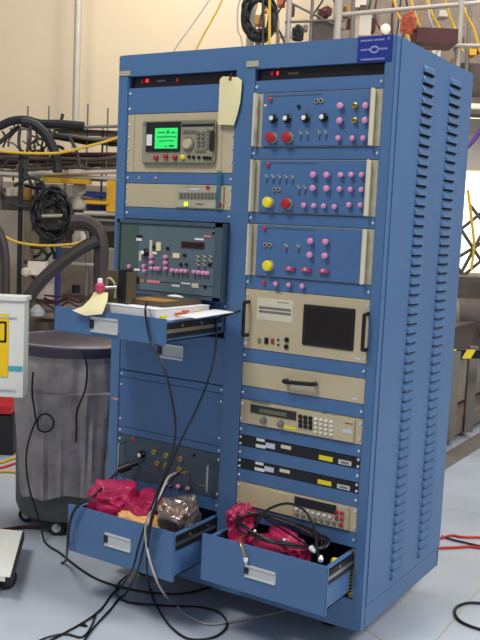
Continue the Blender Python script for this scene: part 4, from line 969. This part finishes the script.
P = D(466, 318, 6.8); A = P-RH*.12; B = P+RH*.35
t = thing('round_motor', 'dark brown round motor housing above the striped barrier rail', 'motor', A)
MB().cyl(A, B, .15, 'machine_dark', n=28).cyl(A-RH*.02, A+RH*.03, .17, 'brown_rail', n=28).build('housing', t, True)
for k in range(6):
    a = k*math.pi/3; q = A-RH*.02+FH*(.14*math.cos(a))+V((0, 0, .14*math.sin(a))); MB().cyl(q, q-RH*.015, .012, 'steel', n=8).build('bolt', t)
random.seed(91)
for i in range(22):
    x, y = random.uniform(0, 50), random.uniform(122, 160); a = random.uniform(.2, 2.6)
    L = [D(x+k*6*math.cos(a)+random.uniform(-3, 3), y+k*6*math.sin(a)+random.uniform(-3, 3), 6.25+.012*i) for k in range(5)]
    cable('loose_wire', 'thin loose wire tangled below the black hose arch', L, .007, ['rubber', 'hose', 'machine_dark', 'pipe_dark', 'white_tub'][i % 5], group='loose wires below the arch')

# ================================================================ LIGHT
def area(name, loc, size, power, col, tgt=None, sy=None):
    l = bpy.data.lights.new(name, 'AREA'); l.energy = power; l.color = col; l.size = size
    if sy: l.shape = 'RECTANGLE'; l.size_y = sy
    o = bpy.data.objects.new(name, l); COL.objects.link(o); o.location = loc
    d = Vector(tgt or (loc[0], loc[1], 0))-Vector(loc); o.rotation_euler = d.to_track_quat('-Z', 'Y').to_euler(); return o
area('ceiling_lamp', (-.3, -3.4, 5.8), 1.6, 200, (1, .96, .92), (.3, 0, .4))
area('ceiling_lamp', (5.0, 0, 5.0), 1.8, 235, (1, .97, .93), (1.4, .6, .4))
area('ceiling_lamp', (-2.2, 3.4, 4.8), 2.0, 100, (1, .94, .85), (-3, 4.7, 0))
area('ceiling_lamp', (.6, 4.8, 4.8), 2.0, 80, (1, .94, .85), (0, 5.4, 0))
w = bpy.data.worlds.new('hall_light'); bpy.context.scene.world = w; w.use_nodes = True
w.node_tree.nodes['Background'].inputs[0].default_value = (.84, .9, 1.0, 1); w.node_tree.nodes['Background'].inputs[1].default_value = .34

# ================================================================ CAMERA, FINISH
cd = bpy.data.cameras.new('camera'); cam = bpy.data.objects.new('camera', cd); COL.objects.link(cam)
cd.sensor_fit = 'VERTICAL'; cd.sensor_height = 36; cd.sensor_width = 27; cd.lens = 36*FPX/640; cd.clip_start = .05
M = Matrix((RT, UP, -FW)).transposed().to_4x4(); M.translation = CP; cam.matrix_world = M
for o in COL.objects:
    if o.parent is None: o.location.z += -ZF
    if '_w' in o: del o['_w']
sc = bpy.context.scene; sc.camera = cam
sc.view_settings.view_transform = 'Standard'; sc.view_settings.look = 'None'; sc.view_settings.gamma = 1; sc.view_settings.exposure = 0
sc.view_settings.use_curve_mapping = False
